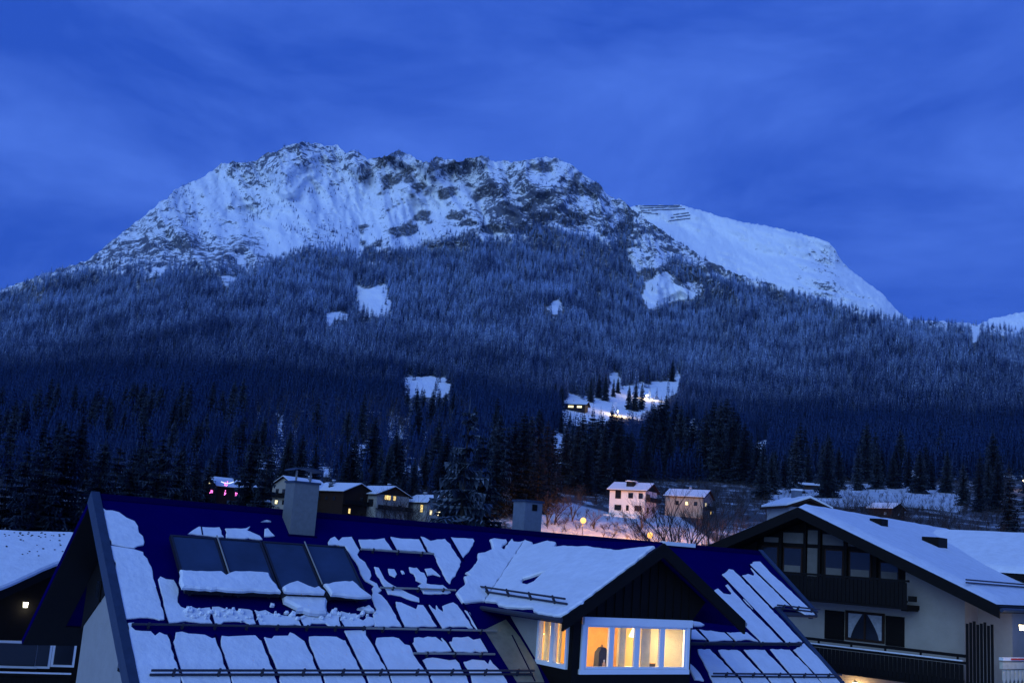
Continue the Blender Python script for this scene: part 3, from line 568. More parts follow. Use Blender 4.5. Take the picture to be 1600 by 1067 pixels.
# standing seams: traced by their two ends on the roof
def pxz(z, x, y): return z[0]+x/z[2], z[1]+y/z[2]
zA = (120, 760, 6.667); zB = (180, 900, 6.39); zC = (390, 900, 6.39); zD = (500, 820, 6.667); zE = (600, 900, 6.39); zF = (690, 830, 6.667); zG = (1060, 840, 4.7); zH = (240, 800, 4.444)
seams = [((244, 918), (262, 975)), ((264, 990), (284, 1057)), ((329, 957), (334, 976)), ((336, 992), (360, 1057)), ((396, 955), (404, 977)), ((408, 998), (435, 1058)), ((466, 965), (473, 978)), ((477, 1000), (503, 1058)), ((531, 970), (537, 980)), ((540, 995), (569, 1057)), ((576, 990), (609, 1056)), ((550, 840), (564, 862)), ((608, 840), (620, 862)), ((656, 840), (668, 864)), ((703, 840), (724, 876)), ((615, 944), (630, 980)), ((666, 944), (689, 982)), ((640, 1002), (672, 1057)), ((694, 998), (731, 1057)), ((715, 928), (750, 990)), ((314, 824), (316, 836))]
for (a0, a1) in ((330, 290, 780, 765), (520, 200, 830, 505), (460, 280, 690, 520), (270, 845, 460, 1040), (460, 825, 655, 1035), (645, 822, 840, 1030), (825, 820, 1015, 1020), (130, 660, 220, 760), (340, 690, 415, 765)) and [((k[0], k[1]), (k[2], k[3])) for k in ((330, 290, 780, 765), (520, 200, 830, 505), (460, 280, 690, 520), (270, 845, 460, 1040), (460, 825, 655, 1035), (645, 822, 840, 1030), (825, 820, 1015, 1020), (130, 660, 220, 760), (340, 690, 415, 765))]:
    seams.append((pxz(zG, *a0), pxz(zG, *a1)))
for p, q in seams:
    A, B = rpx(*p, .012), rpx(*q, .012); bb = MB(); d = (B-A)/np.linalg.norm(B-A); sd_ = np.cross(NL, d)*.014
    bb.hexa([A-sd_-NL*.02, A+sd_-NL*.02, B+sd_-NL*.02, B-sd_-NL*.02], [A-sd_+NL*.03, A+sd_+NL*.03, B+sd_+NL*.03, B-sd_+NL*.03]); bb.build('standing_seam', M_seam, roof)
# ---- snow slabs
def snow_slab(parent, loops, nrm, th, m=None, jit=.012, step=.11, name='snow_slab', seed=0, frame=None):
    """loops: outer + holes, lists of 3-d points lying on one plane"""
    r = random.Random(seed); nrm = np.array(nrm, float); ax = np.array([1., 0, 0]); ax = ax-nrm*(ax@nrm); ax /= np.linalg.norm(ax); ay = np.cross(nrm, ax); O = np.array(loops[0][0])
    two = []
    for k, lp in enumerate(loops):
        pts = [np.array([(np.array(p)-O)@ax, (np.array(p)-O)@ay]) for p in lp]; A = sum(pts[i][0]*pts[(i+1) % len(pts)][1]-pts[(i+1) % len(pts)][0]*pts[i][1] for i in range(len(pts)))
        if (A < 0) == (k == 0): pts = pts[::-1]
        out = []
        for i in range(len(pts)):
            p, q = pts[i], pts[(i+1) % len(pts)]; L = np.linalg.norm(q-p); nseg = max(1, int(L/step))
            for j in range(nseg): out.append(p+(q-p)*j/nseg+np.array([r.gauss(0, jit), r.gauss(0, jit)])*(1 if j else .5))
        two.append(out)
    V = []; F = []
    inset = []
    for out in two:
        n = len(out); k = len(V); ins = []
        for i in range(n):
            t = out[(i+1) % n]-out[i-1]; t = t/(np.linalg.norm(t)+1e-9); ins.append(out[i]+np.array([-t[1], t[0]])*th*.45)
        inset.append(ins)
        for lp, h in ((out, -.004), (out, th*.6), (ins, th)):
            for p in lp:
                V.append(O+ax*p[0]+ay*p[1]+nrm*h)
        for a in (0, 1):
            for i in range(n): F.append((k+a*n+i, k+a*n+(i+1) % n, k+(a+1)*n+(i+1) % n, k+(a+1)*n+i))
    flat = [Vector((p[0], p[1], 0)) for ins in inset for p in ins]; idx = []; k = 0
    for ins in inset: idx += [k+2*len(ins)+i for i in range(len(ins))]; k += 3*len(ins)
    cnt = 0; polys = []
    for ins in inset: polys.append([Vector((p[0], p[1], 0)) for p in ins])
    for t in tessellate_polygon(polys):
        a, b_, c = (flat[i] for i in t); tri = tuple(idx[i] for i in t)
        if (b_-a).cross(c-a).z < 0: tri = tri[::-1]
        F.append(tri)
    return mesh_obj(name, V, F, m or M_snow, parent)
SL = []   # (zoom, points, offset, thickness, material)
def S(z, pts, off=0., th=.032, m=None): SL.append((z, pts, off, th, m))
def tr(z, z2, pts): return [((z[0]+x/z[2]-z2[0])*z2[2], (z[1]+y/z[2]-z2[1])*z2[2]) for x, y in pts]
S(zA, [(262, 228), (300, 245), (440, 270), (520, 325), (600, 360), (635, 410), (648, 480), (690, 520), (710, 580), (690, 605), (600, 640), (440, 618), (360, 598), (352, 560), (310, 520), (300, 450), (278, 400), (305, 370), (290, 330), (262, 310), (285, 270)])
S(zA, [(333, 615), (440, 626), (590, 650), (690, 680), (735, 750), (750, 800), (790, 880), (815, 1000)]+tr(zB, zA, [(412, 110), (440, 215), (478, 340), (492, 400), (488, 428), (440, 436), (400, 420), (250, 412), (110, 425), (75, 400), (50, 320), (40, 130)])+[(440, 1060), (395, 880), (410, 790), (347, 720), (360, 680)])
S(zB, tr(zA, zB, [(845, 965), (870, 935), (930, 965), (1010, 970), (1040, 1010), (1058, 1062)])+[(640, 170), (630, 260), (660, 305), (700, 320), (760, 305), (830, 330), (900, 310), (945, 308), (952, 380), (972, 470), (810, 462), (700, 446), (620, 460), (530, 464), (512, 400), (482, 250), (442, 120)])
S(zB, [(965, 375), (968, 304), (1040, 305), (1120, 335), (1190, 322), (1210, 345), (1250, 320), (1340, 332), (1368, 345), (1405, 470), (1340, 480), (1290, 452), (1090, 452), (1060, 478), (995, 475)])
S(zC, [(45, 338), (90, 350), (150, 335), (240, 380), (310, 385), (400, 400), (450, 390), (478, 410), (510, 488), (300, 490), (200, 483), (95, 488)])
S(zC, [(492, 405), (560, 375), (720, 385), (790, 390), (860, 355), (893, 348), (893, 440), (912, 502), (800, 500), (760, 470), (620, 468), (590, 495), (525, 495), (505, 450)])
S(zC, [(908, 450), (912, 348), (1000, 375), (1060, 370), (1100, 430), (1130, 440), (1170, 395), (1240, 420), (1250, 480), (1180, 505), (930, 508)])
S(zC, [(1080, 322), (1140, 315), (1180, 290), (1250, 350), (1200, 352), (1130, 332)], 0., .1)
S(zB, [(130, 470), (190, 465), (155, 500), (200, 540), (350, 550), (400, 592), (440, 560), (490, 578), (520, 582), (556, 690), (636, 960), (655, 1080), (235, 1090), (215, 1000), (200, 900), (170, 760), (150, 690)])
S(zB, [(604, 560), (800, 575), (900, 580), (968, 618), (1000, 612), (1030, 690), (1122, 960), (1160, 1080), (690, 1080), (645, 950), (575, 660), (600, 622)])
S(zB, [(1062, 592), (1200, 596), (1342, 592)]+tr(zC, zB, [(60, 590), (100, 636), (118, 648), (248, 960), (280, 1080)])+[(1180, 1080), (1150, 980), (1058, 690)])
S(zC, [(140, 607), (170, 615), (220, 620), (240, 595), (380, 590), (400, 560), (440, 575), (520, 630), (548, 648), (692, 960), (735, 1080), (318, 1080), (282, 960)])
S(zC, [(592, 602), (700, 600), (870, 605), (930, 640), (955, 640), (1118, 960), (1165, 1080), (760, 1080), (606, 690)])
S(zC, [(945, 538), (1160, 542), (1160, 590), (1200, 640), (1290, 800), (1342, 890)]+tr(zE, zC, [(48, 1000), (75, 1080)])+[(1195, 1080), (1160, 980), (978, 620)])
S(zE, [(-78, 610), (0, 608), (90, 605), (150, 620), (210, 680), (258, 690), (275, 725), (295, 785), (438, 990), (465, 1080), (95, 1080), (62, 990), (-20, 830), (-90, 680)])
S(zE, [(300, 612), (520, 606), (560, 640), (602, 672), (575, 615), (620, 655), (682, 748), (330, 756), (285, 665), (300, 652)])
S(zE, [(690, 612), (840, 602), (890, 630), (960, 622), (1038, 752), (712, 754), (655, 655), (682, 652)])
S(zE, [(390, 838), (480, 812), (580, 822), (650, 840), (720, 832), (822, 1000), (850, 1080), (498, 1080), (465, 1000)])
S(zE, [(795, 852), (820, 852), (880, 827), (1000, 842), (1040, 880), (1060, 832), (1190, 990), (1235, 1070), (890, 1080), (866, 985)])
S(zD, [(85, 180), (110, 140), (150, 120), (190, 165), (230, 130), (335, 125), (415, 270), (390, 310), (410, 345), (470, 390), (520, 480), (535, 530), (520, 570), (590, 610), (640, 680), (600, 710), (640, 730), (700, 790), (850, 1055), (570, 1060), (550, 940), (590, 880), (540, 760), (550, 700), (540, 665), (560, 630), (470, 580), (420, 510), (400, 430), (330, 330), (260, 220), (90, 205)])
S(zD, [(400, 152), (560, 155), (670, 137), (752, 262), (600, 255), (432, 240)]); S(zD, [(732, 122), (850, 142), (1028, 152), (1100, 278), (900, 265), (795, 260), (727, 142)])
S(zD, [(1048, 122), (1090, 132), (1150, 165), (1220, 150), (1305, 147), (1395, 265)]+tr(zF, zD, [(205, 318), (150, 440), (90, 540)])+[(1345, 608), (1310, 570), (1220, 380), (1180, 290), (1112, 270), (1085, 200)])
S(zF, [(88, 62), (200, 70), (325, 75), (340, 100), (300, 190), (217, 285), (160, 190)])
S(zD, [(562, 437), (610, 442), (640, 500), (668, 560), (760, 630), (830, 665), (1030, 760), (1033, 803), (960, 788), (850, 740), (710, 718), (640, 600), (600, 530)]); S(zD, [(710, 457), (770, 462), (798, 510), (780, 543), (730, 520)]); S(zD, [(840, 475), (865, 480), (885, 510), (858, 510)])
S(zD, [(930, 442), (1010, 447), (1050, 490), (1085, 500), (1113, 560), (1108, 612), (1280, 627), (1330, 667), (1363, 700), (1330, 718), (1080, 713), (1018, 632), (1060, 605), (1000, 578), (975, 510), (940, 490)]); S(zD, [(1092, 457), (1160, 452), (1210, 490), (1253, 538), (1180, 515), (1120, 528)])
S(zD, [(790, 798), (850, 807), (1000, 880), (1020, 832), (1070, 837), (1105, 872), (1218, 1055), (885, 1060), (785, 870)])
S(zE, [(450, 285), (520, 340), (520, 292), (588, 358), (580, 297), (690, 262), (738, 292), (890, 518), (850, 515), (820, 503), (660, 500), (600, 522), (575, 522), (465, 335)]); S(zE, [(812, 342), (860, 362), (888, 440), (938, 538), (905, 505)])
S(zG, [(525, 198), (560, 172), (600, 175), (690, 270), (760, 330), (960, 520), (1000, 562), (930, 560), (850, 518), (833, 500)]); S(zG, [(468, 277), (510, 265), (550, 280), (558, 262), (530, 222), (822, 503), (720, 500), (695, 512)])
S(zG, [(322, 267), (370, 230), (400, 235), (450, 284), (690, 532), (908, 762), (800, 772), (505, 480)]); S(zG, [(265, 382), (290, 372), (330, 408), (385, 420), (390, 400), (345, 347), (360, 342), (488, 486), (765, 765), (700, 770), (610, 765), (270, 420)])
S(zG, [(90, 610), (150, 617), (190, 640), (120, 650)], 0, .05); S(zG, [(80, 672), (122, 672), (205, 748), (90, 738)]); S(zG, [(140, 672), (335, 695), (400, 752), (300, 755), (230, 760)]); S(zG, [(352, 692), (500, 692), (588, 762), (500, 747), (425, 757)])
S(zG, [(142, 817), (230, 817), (275, 860), (450, 1045), (460, 1066), (255, 1066), (170, 890), (150, 850)]); S(zG, [(292, 822), (430, 822), (460, 838), (650, 1040), (670, 1066), (485, 1066), (320, 870)]); S(zG, [(482, 822), (630, 820), (832, 1030), (850, 1066), (690, 1066)]); S(zG, [(672, 817), (815, 820), (1008, 1015), (1050, 1066), (875, 1066)]); S(zG, [(845, 822), (890, 800), (918, 772), (1165, 1010), (1200, 1066), (1060, 1066)])
S(zG, [(80, 920), (110, 945), (160, 1000), (185, 1050), (120, 1040), (80, 960)], 0, .05)
S(zH, [(237, 150), (310, 102), (460, 107), (488, 174), (420, 170)]); S(zH, [(498, 112), (600, 115), (670, 100), (650, 127), (740, 165), (758, 190), (505, 180)]); S(zH, [(770, 117), (790, 111), (840, 165), (770, 171)]); S(zH, [(747, 66), (780, 56), (815, 66)], 0, .05)
OFFP = .24
S(zH, [(185, 405), (330, 412), (470, 412), (500, 440), (530, 418), (560, 410), (700, 414), (795, 422), (885, 556), (700, 548), (400, 540), (200, 525), (182, 480)], OFFP+.03, .09)
S(zH, [(1182, 500), (1240, 488), (1380, 479), (1440, 530), (1510, 588), (1440, 592), (1235, 576)], OFFP+.03, .09)
S(zC, [(330, 108), (345, 98), (400, 70), (470, 50), (540, 76), (640, 115), (680, 98), (755, 155), (745, 175), (540, 168), (350, 155)], OFFP+.03, .09)
S(zC, [(330, 160), (540, 165), (740, 165), (772, 250), (768, 375), (690, 378), (600, 368), (460, 350), (490, 325), (420, 292), (350, 255), (335, 200)], .06, .13)
for i, (z, pts, off, th, m) in enumerate(SL):
    snow_slab(roof, [[rpx(*pxz(z, *p), off+th*.5)-NL*th*.5 for p in pts]], NL, th, m, seed=i)
# loose clods of slid snow above the middle rail
for i in range(60):
    t = i/60.; x = 290+t*300+rnd.gauss(0, 2); y = 957+t*4+rnd.gauss(0, 4.5)+4*math.sin(t*23)
    c = rpx(x, y, .05); s = rnd.uniform(.02, .07)*rnd.choice((.6, 1, 1.2)); bb = MB()
    th_ = [rnd.uniform(.7, 1.2)*s for _ in range(12)]
    V = [c+np.array([math.cos(a)*th_[k]*1.3, math.sin(a)*th_[k], 0]) for k, a in enumerate([i_*math.pi/3 for i_ in range(6)])]
    V2 = [c+np.array([math.cos(a+.3)*th_[k+6]*.8, math.sin(a+.3)*th_[k+6]*.6, s*rnd.uniform(.7, 1.2)]) for k, a in enumerate([i_*math.pi/3 for i_ in range(6)])]
    V0 = [p-NL*.06 for p in V]
    bb.hexa(V, V2); bb.hexa(V0, V); bb.build('snow_clod', M_snowgrit, roof)
# ---- snow guards
def guard(pa, pb, rails, m, nb, par=house, conv=None, hgt=.16, ends=None):
    conv = conv or rpx; g = MB(); first = None
    nn = NL if conv is rpx else ND; A, B = conv(*pa, rails[0])-nn*rails[0], conv(*pb, rails[0])-nn*rails[0]
    for off in rails: g.tube(A+nn*off, B+nn*off, .026, n=6)
    o = g.build('snow_guard', m, par)
    for k in range(nb):
        t = (k+.5)/nb; c = A+(B-A)*t; q = MB(); hi = max(rails)+.04
        d = (B-A)/np.linalg.norm(B-A)*.02; s = np.cross(nn, d); s = s/np.linalg.norm(s)*.035
        q.hexa([c-d-s, c+d-s, c+d+s, c-d+s], [c-d-s*.6+nn*hi, c+d-s*.6+nn*hi, c+d+s*.6+nn*hi, c-d+s*.6+nn*hi]); q.build('bracket', M_rail, o)
guard((206, 974.5), (590, 980.5), (.10,), M_rail, 8); guard((572, 981), (776, 985), (.10,), M_railb, 4)
guard((234, 1053.5), (832, 1052.5), (.06, .17), M_rail, 10); guard((564, 857.5), (678, 865), (.09,), M_railb, 3); guard((594, 917.5), (712, 921.5), (.09,), M_railb, 3); guard((646, 1020), (773, 1021.5), (.09,), M_railb, 3)
guard((1078, 1006), (1252, 1007), (.06, .12), M_rail, 4); guard((1112, 1056), (1312, 1057.5), (.05, .15), M_rail, 5); guard((1212, 949), (1278, 956), (.05, .16), M_rail, 3)
# ---- solar collectors
u0, v1 = ruv(265, 834.5, OFFP); u1, _ = ruv(539.5, 853, OFFP); _, v0 = ruv(330, 923, OFFP)
wpan = (u1-u0)/4
for k in range(4):
    a, c = u0+k*wpan+.015, u0+(k+1)*wpan-.015
    fr = MB(); lo, hi = OFFP-.11, OFFP
    for (x0, x1, y0, y1) in ((a, a+.05, v0, v1), (c-.05, c, v0, v1), (a+.05, c-.05, v0, v0+.05), (a+.05, c-.05, v1-.05, v1)):
        fr.hexa([rl(x0, y0, lo), rl(x1, y0, lo), rl(x1, y1, lo), rl(x0, y1, lo)], [rl(x0, y0, hi), rl(x1, y0, hi), rl(x1, y1, hi), rl(x0, y1, hi)])
    f = fr.build('solar_panel', M_solarf, house); g = MB()
    g.hexa([rl(a+.05, v0+.05, lo+.02), rl(c-.05, v0+.05, lo+.02), rl(c-.05, v1-.05, lo+.02), rl(a+.05, v1-.05, lo+.02)], [rl(a+.05, v0+.05, hi-.015), rl(c-.05, v0+.05, hi-.015), rl(c-.05, v1-.05, hi-.015), rl(a+.05, v1-.05, hi-.015)])
    g.build('glazing', M_solar, f)
    st = MB()
    for xx in (a+.15, c-.2):
        st.hexa([rl(xx, v0+.1, 0), rl(xx+.05, v0+.1, 0), rl(xx+.05, v1-.1, 0), rl(xx, v1-.1, 0)], [rl(xx, v0+.1, lo), rl(xx+.05, v0+.1, lo), rl(xx+.05, v1-.1, lo), rl(xx, v1-.1, lo)])
    st.build('mounting_rail', M_rail, f)
for k in (1, 3):
    uu = u0+k*wpan; bb = MB(); bb.tube(rl(uu, v0+.35, OFFP+.035), rl(uu, v1+.03, OFFP+.035), .018, n=6); bb.build('panel_joint_strip', M_railb, house)
# ---- chimneys
cb = rpx(452.3, 835); cw, cd = .66, .55; ztop = mloc(at(457, 752, float((HO+me_*cb[0]+mh*cb[1]+zz*9-CAM)@cf)))[2]
ch = part('chimney', M_chim, house, (cb[0], cb[0]+cw, cb[1], cb[1]+cd, cb[2]-.35, ztop))
part('top_plate', M_zinc, ch, (cb[0]-.03, cb[0]+cw+.03, cb[1]-.03, cb[1]+cd+.03, ztop, ztop+.05))
part('flashing', M_seam, ch, (cb[0]-.05, cb[0]+cw+.05, cb[1]-.05, cb[1]+cd+.05, cb[2]-.2, cb[2]+.015))
for xx in (.12, cw-.16): part('cap_post', M_railb, ch, (cb[0]+xx, cb[0]+xx+.04, cb[1]+cd*.5-.02, cb[1]+cd*.5+.02, ztop+.05, ztop+.32))
bb = MB(); n = 8; xs = [cb[0]-.06+(cw+.12)*i/n for i in range(n+1)]; zs = [ztop+.30+.07*math.sin(math.pi*i/n) for i in range(n+1)]
for i in range(n): bb.hexa([(xs[i], cb[1]-.04, zs[i]), (xs[i+1], cb[1]-.04, zs[i+1]), (xs[i+1], cb[1]+cd+.04, zs[i+1]), (xs[i], cb[1]+cd+.04, zs[i])], [(xs[i], cb[1]-.04, zs[i]+.03), (xs[i+1], cb[1]-.04, zs[i+1]+.03), (xs[i+1], cb[1]+cd+.04, zs[i+1]+.03), (xs[i], cb[1]+cd+.04, zs[i]+.03)])
bb.build('rain_cap', M_zinc, ch)
uc, _ = ruv(821, 829); ch2 = part('chimney', M_chim2, house, (uc, uc+.62, WR+.12, WR+.72, ZR-.9, ZR+.86))
part('top_plate', M_zinc, ch2, (uc-.04, uc+.66, WR+.08, WR+.76, ZR+.86, ZR+.92)); part('cleaning_door', M_wood, ch2, (uc+.25, uc+.42, WR+.10, WR+.119, ZR+.62, ZR+.8))
# ---- bay with gable roof
PK, EL, ER, TFR = 8.1, 5.15, 10.98, -1.5; ZP, ZE = 10.47, 8.66
slpL = (ZP-ZE)/(PK-EL)
def dl(u, w, off=0.): return np.array([u, w, (ZP-(PK-u)*slpL if u <= PK else ZP-(u-PK)*slpL)+off])
NDv = np.array([-slpL, 0, 1.]); NDv /= np.linalg.norm(NDv); ND = NDv; NDw = me_*NDv[0]+zz*NDv[2]; PDw = HO+me_*PK+zz*ZP
def dpx(x, y, off=0.): return mloc(onplane(x, y, PDw+NDw*off, NDw))
wroof = lambda z: (z-Z0)/tn      # where the main roof has height z
bay_roof = MB()
for (ua, ub) in ((EL, PK), (PK, ER)):
    za, zb = dl(ua, 0)[2], dl(ub, 0)[2]; t = .14
    top = [(ua, TFR, za), (ub, TFR, zb), (ub, wroof(zb)+.15, zb), (ua, wroof(za)+.15, za)]
    bay_roof.hexa([(p[0], p[1], p[2]-t) for p in top], [(p[0], p[1], p[2]+.012) for p in top])
bayroof = bay_roof.build('bay_roof', M_roofmetal, house)
for ua, ub in ((EL, PK), (PK, ER)):
    p, q = dl(ua, TFR), dl(ub, TFR); bb = MB(); bb.hexa([p+np.array([0, -.04, -.3]), q+np.array([0, -.04, -.3]), q+np.array([0, .04, -.3]), p+np.array([0, .04, -.3])], [p+np.array([0, -.04, .03]), q+np.array([0, -.04, .03]), q+np.array([0, .04, .03]), p+np.array([0, .04, .03])]); bb.build('barge_board', M_wood, bayroof)
bb = MB(); bb.tube((EL-.05, TFR, ZE-.06), (EL-.05, wroof(ZE)-.05, ZE-.06), .06, n=8); bb.build('gutter', M_rail, bayroof)
bb = MB(); bb.tube((ER+.05, TFR, dl(ER, 0)[2]-.06), (ER+.05, wroof(dl(ER, 0)[2])-.05, dl(ER, 0)[2]-.06), .06, n=8); bb.build('gutter', M_railb, bayroof)
# snow on the bay roof, split where it runs onto the main slope
va = project(HO+me_*EL+mh*wroof(ZE)+zz*ZE); vb = project(HO+me_*PK+mh*wroof(ZP)+zz*ZP)
def clip(poly, keep_right):
    out = []; f = lambda p: ((vb[0]-va[0])*(p[1]-va[1])-(vb[1]-va[1])*(p[0]-va[0]))*(1 if keep_right else -1)
    for i in range(len(poly)):
        p, q = poly[i], poly[(i+1) % len(poly)]; a, c = f(p), f(q)
        if a >= 0: out.append(p)
        if (a >= 0) != (c >= 0): t = a/(a-c); out.append((p[0]+(q[0]-p[0])*t, p[1]+(q[1]-p[1])*t))
    return out
bayp = [pxz(zF, *p) for p in [(500, 85), (540, 75), (670, 90), (680, 115), (620, 180), (645, 195), (670, 150), (730, 80), (750, 110), (880, 95), (945, 115), (955, 145), (1120, 100), (1190, 115), (1170, 165), (1310, 155), (1400, 160)]]+[(915, 854), (940, 857), (965, 860), (1000, 856), (1022, 854), (960, 902), (888, 956)]+[pxz(zF, *p) for p in [(1270, 868), (1210, 884), (1100, 872), (1000, 855), (930, 798), (830, 800), (720, 790), (590, 770), (560, 735), (420, 725), (240, 750), (210, 740), (150, 640), (240, 560), (240, 500), (230, 470), (290, 460), (250, 430), (310, 390), (380, 290), (380, 230), (500, 200), (535, 180)]]
hole = [pxz(zF, *p) for p in [(832, 512), (850, 495), (910, 480), (960, 462), (1020, 440), (1080, 425), (1030, 460), (990, 500), (960, 530), (900, 556), (850, 548)]]
pr_, pl_ = clip(bayp, True), clip(bayp, False)
snow_slab(bayroof, [[dpx(*p, .05)-ND*.038 for p in pr_], [dpx(*p, .05)-ND*.038 for p in hole]], ND, .08, seed=501)
snow_slab(roof, [[rpx(*p, .04)-NL*.04 for p in pl_]], NL, .08, seed=502)
ND = NDv
guard((746, 922), (886, 943), (.13, .26), M_rail, 4, bayroof, dpx)
# bay walls
FZ0, FZ1 = 4.0, 7.36
wx0, wx1, wz0, wz1 = 6.08, 9.46, 7.39, 8.65       # front window
part('front_wall', M_wood, house, (UC1, UC2, WF, WF+.16, FZ0, wz0-.02), (UC1, wx0-.02, WF, WF+.16, wz0-.02, wz1), (wx1+.02, UC2, WF, WF+.16, wz0-.02, wz1))
bb = MB(); bb.prism([(UC1-.0, WF, wz1+.0), (UC2, WF, wz1), (UC2+.45, WF, dl(UC2+.45, 0)[2]-.16), (PK, WF, ZP-.2), (UC1-.35, WF, dl(UC1-.35, 0)[2]-.16)], (0, .16, 0)); bb.build('gable_boards', M_wood, house)
for k in range(14):
    uu = UC1+.1+k*.27; zt = dl(uu, 0)[2]-.2
    part('gable_batten', M_wood, house, (uu, uu+.05, WF-.03, WF-.002, wz1+.03, zt))
ap = [rpx(*p, .004) for p in [(757, 984), (790, 968), (812, 996), (840, 1042), (850, 1066), (808, 1066)]]; bb = MB(); bb.hexa(ap, [p+NL*.02 for p in ap]); bb.build('window_light_patch', mat('window_light_tone', (.20, .19, .15), .5, var=.3, vscale=3), house)  # pale patch added so the bay window's light shows on the navy roof
for p, q in (((800, 992), (836, 1064)),):
    A, B = rpx(*p, .02), rpx(*q, .02); bb = MB(); bb.tube(A, B, .02); bb.build('standing_seam', M_seam, roof)
# left cheek with its window
cy0, cy1, cz0, cz1 = -.86, .34, 7.47, 8.56
part('cheek_wall', M_plaster, house, (UC1, UC1+.15, cy1+.03, 2.1, Z0-1, 8.6)); part('cheek_wall', M_wood, house, (UC1+.003, UC1+.147, WF+.162, cy0-.02, FZ0, 8.6), (UC1+.003, UC1+.147, cy0-.02, cy1+.028, FZ0, cz0-.02), (UC1+.003, UC1+.147, cy0-.02, cy1+.028, cz1+.02, 8.85))
part('cheek_wall', M_plaster, house, (UC2-.15, UC2, WF+.165, 2.1, FZ0, 8.7)); part('corner_post', M_wood, house, (UC1-.05, UC1+.12, WF-.05, WF-.003, FZ0, 8.6))
# front window: header box, frame, casements, panes
w = part('window', M_white, house, (wx0-.02, wx1+.06, WF-.10, WF-.004, wz1-.16, wz1+.02), (wx0-.06, wx1+.03, WF-.07, WF+.05, wz0-.02, wz0+.09), (wx0-.03, wx0+.07, WF-.06, WF+.05, wz0+.09, wz1-.16), (wx1-.07, wx1+.02, WF-.06, WF+.05, wz0+.09, wz1-.16))
cw_ = (wx1-wx0-.14)/4
for k in range(4):
    a = wx0+.07+k*cw_; c = a+cw_
    s_ = part('sash', M_white, w, (a+.003, a+.075, WF-.04, WF+.03, wz0+.093, wz1-.163), (c-.075, c-.003, WF-.04, WF+.03, wz0+.093, wz1-.163), (a+.075, c-.075, WF-.04, WF+.03, wz0+.093, wz0+.15), (a+.075, c-.075, WF-.04, WF+.03, wz1-.21, wz1-.163))
    part('pane', M_pane, w, (a+.07, c-.07, WF-.012, WF-.004, wz0+.15, wz1-.21))
w = part('window', M_white, house, (UC1-.05, UC1+.10, cy0, cy1, cz0-.02, cz0+.08), (UC1-.05, UC1+.10, cy0, cy1, cz1-.05, cz1+.02), (UC1-.04, UC1+.10, cy0, cy0+.07, cz0+.08, cz1-.05), (UC1-.04, UC1+.10, cy1-.07, cy1, cz0+.08, cz1-.05), (UC1-.035, UC1+.08, -.33, -.19, cz0+.08, cz1-.05))
for y0, y1 in ((cy0+.07, -.33), (-.19, cy1-.07)): part('pane', M_pane, w, (UC1+.0, UC1+.008, y0, y1, cz0+.08, cz1-.05))
# lit room inside
M_rw = mat('room_wall_warm', (.80, .62, .34), .85, var=.1, vscale=1.5); M_rp = mat('room_pine', (.50, .25, .07), .7, var=.25, vscale=3); M_rc = mat('room_curtain', (.82, .70, .42), .9, var=.15, vscale=6); M_rd = mat('room_dark', (.03, .028, .03), .7)
IX0, IX1, IY0, IY1, IZ0, IZ1 = UC1+.16, UC2-.16, WF+.17, 2.6, 6.55, 9.05
part('room_wall', M_rw, house, (IX0, IX1, IY1, IY1+.08, IZ0, IZ1), (IX1-.02, IX1-.005, .6, IY1, IZ0, IZ1)); part('room_wall', M_rp, house, (IX0, IX1, 1.35, 1.43, IZ0, 8.9), (IX0+.01, IX0+.02, 1.0, 1.34, IZ0, 8.9))
part('room_floor', M_rp, house, (IX0, IX1, IY0, IY1, IZ0-.08, IZ0)); part('room_ceiling', M_rw, house, (IX0, IX1, IY0, IY1, 8.93, 9.0))
part('curtain', M_rc, house, (7.42, 7.62, WF+.22, WF+.30, 7.42, 8.62), (8.12, 8.42, WF+.22, WF+.30, 7.42, 8.62)); part('curtain', M_rc, house, (UC1+.17, UC1+.24, .18, .33, 7.45, 8.6), (UC1+.17, UC1+.24, -.30, -.24, 7.45, 8.6))
part('window_shelf', M_rp, house, (wx0, wx1, WF+.17, WF+.5, 7.36, 7.42))
bk = thing('backpack', 'dark backpack standing on the shelf inside the lit bay window', 'backpack', tuple(HO+me_*7.05+mh*(WF+.42)+zz*7.42), house.rotation_euler[2])
bb = MB(); bb.hexa([(-.16, -.1, 0), (.16, -.1, 0), (.16, .1, 0), (-.16, .1, 0)], [(-.15, -.08, .42), (.15, -.08, .42), (.15, .08, .42), (-.15, .08, .42)]); bb.hexa([(-.13, -.08, .42), (.13, -.08, .42), (.13, .08, .42), (-.13, .08, .42)], [(-.07, -.05, .52), (.07, -.05, .52), (.07, .05, .52), (-.07, .05, .52)]); bb.build('bag', M_rd, bk)
bb = MB(); bb.box(-.11, .11, -.15, -.1, .05, .25); bb.build('front_pocket', M_rd, bk); bb = MB(); bb.tube((-.04, 0, .51), (0, 0, .58), .012); bb.tube((.04, 0, .51), (0, 0, .58), .012); bb.build('handle', M_rd, bk)
bo = thing('bottle', 'small clear bottle on the shelf before the dark backpack', 'bottle', tuple(HO+me_*6.99+mh*(WF+.24)+zz*7.42), 0)
bb = MB(); bb.tube((0, 0, 0), (0, 0, .16), .04, n=10); bb.tube((0, 0, .16), (0, 0, .2), .04, .015, n=10); bb.build('body', mat('bottle_glass', (.7, .45, .3), .2), bo); bb = MB(); bb.tube((0, 0, .2), (0, 0, .25), .016, n=8); bb.build('cap', M_white, bo)
vs = thing('speaker_box', 'small dark box on the shelf at the right of the lit bay', 'box', tuple(HO+me_*8.52+mh*(WF+.3)+zz*7.42), house.rotation_euler[2]); part('body', M_rd, vs, (-.1, .1, -.07, .07, 0, .16)); part('lid', M_rp, vs, (-.1, .1, -.07, .07, .16, .175))
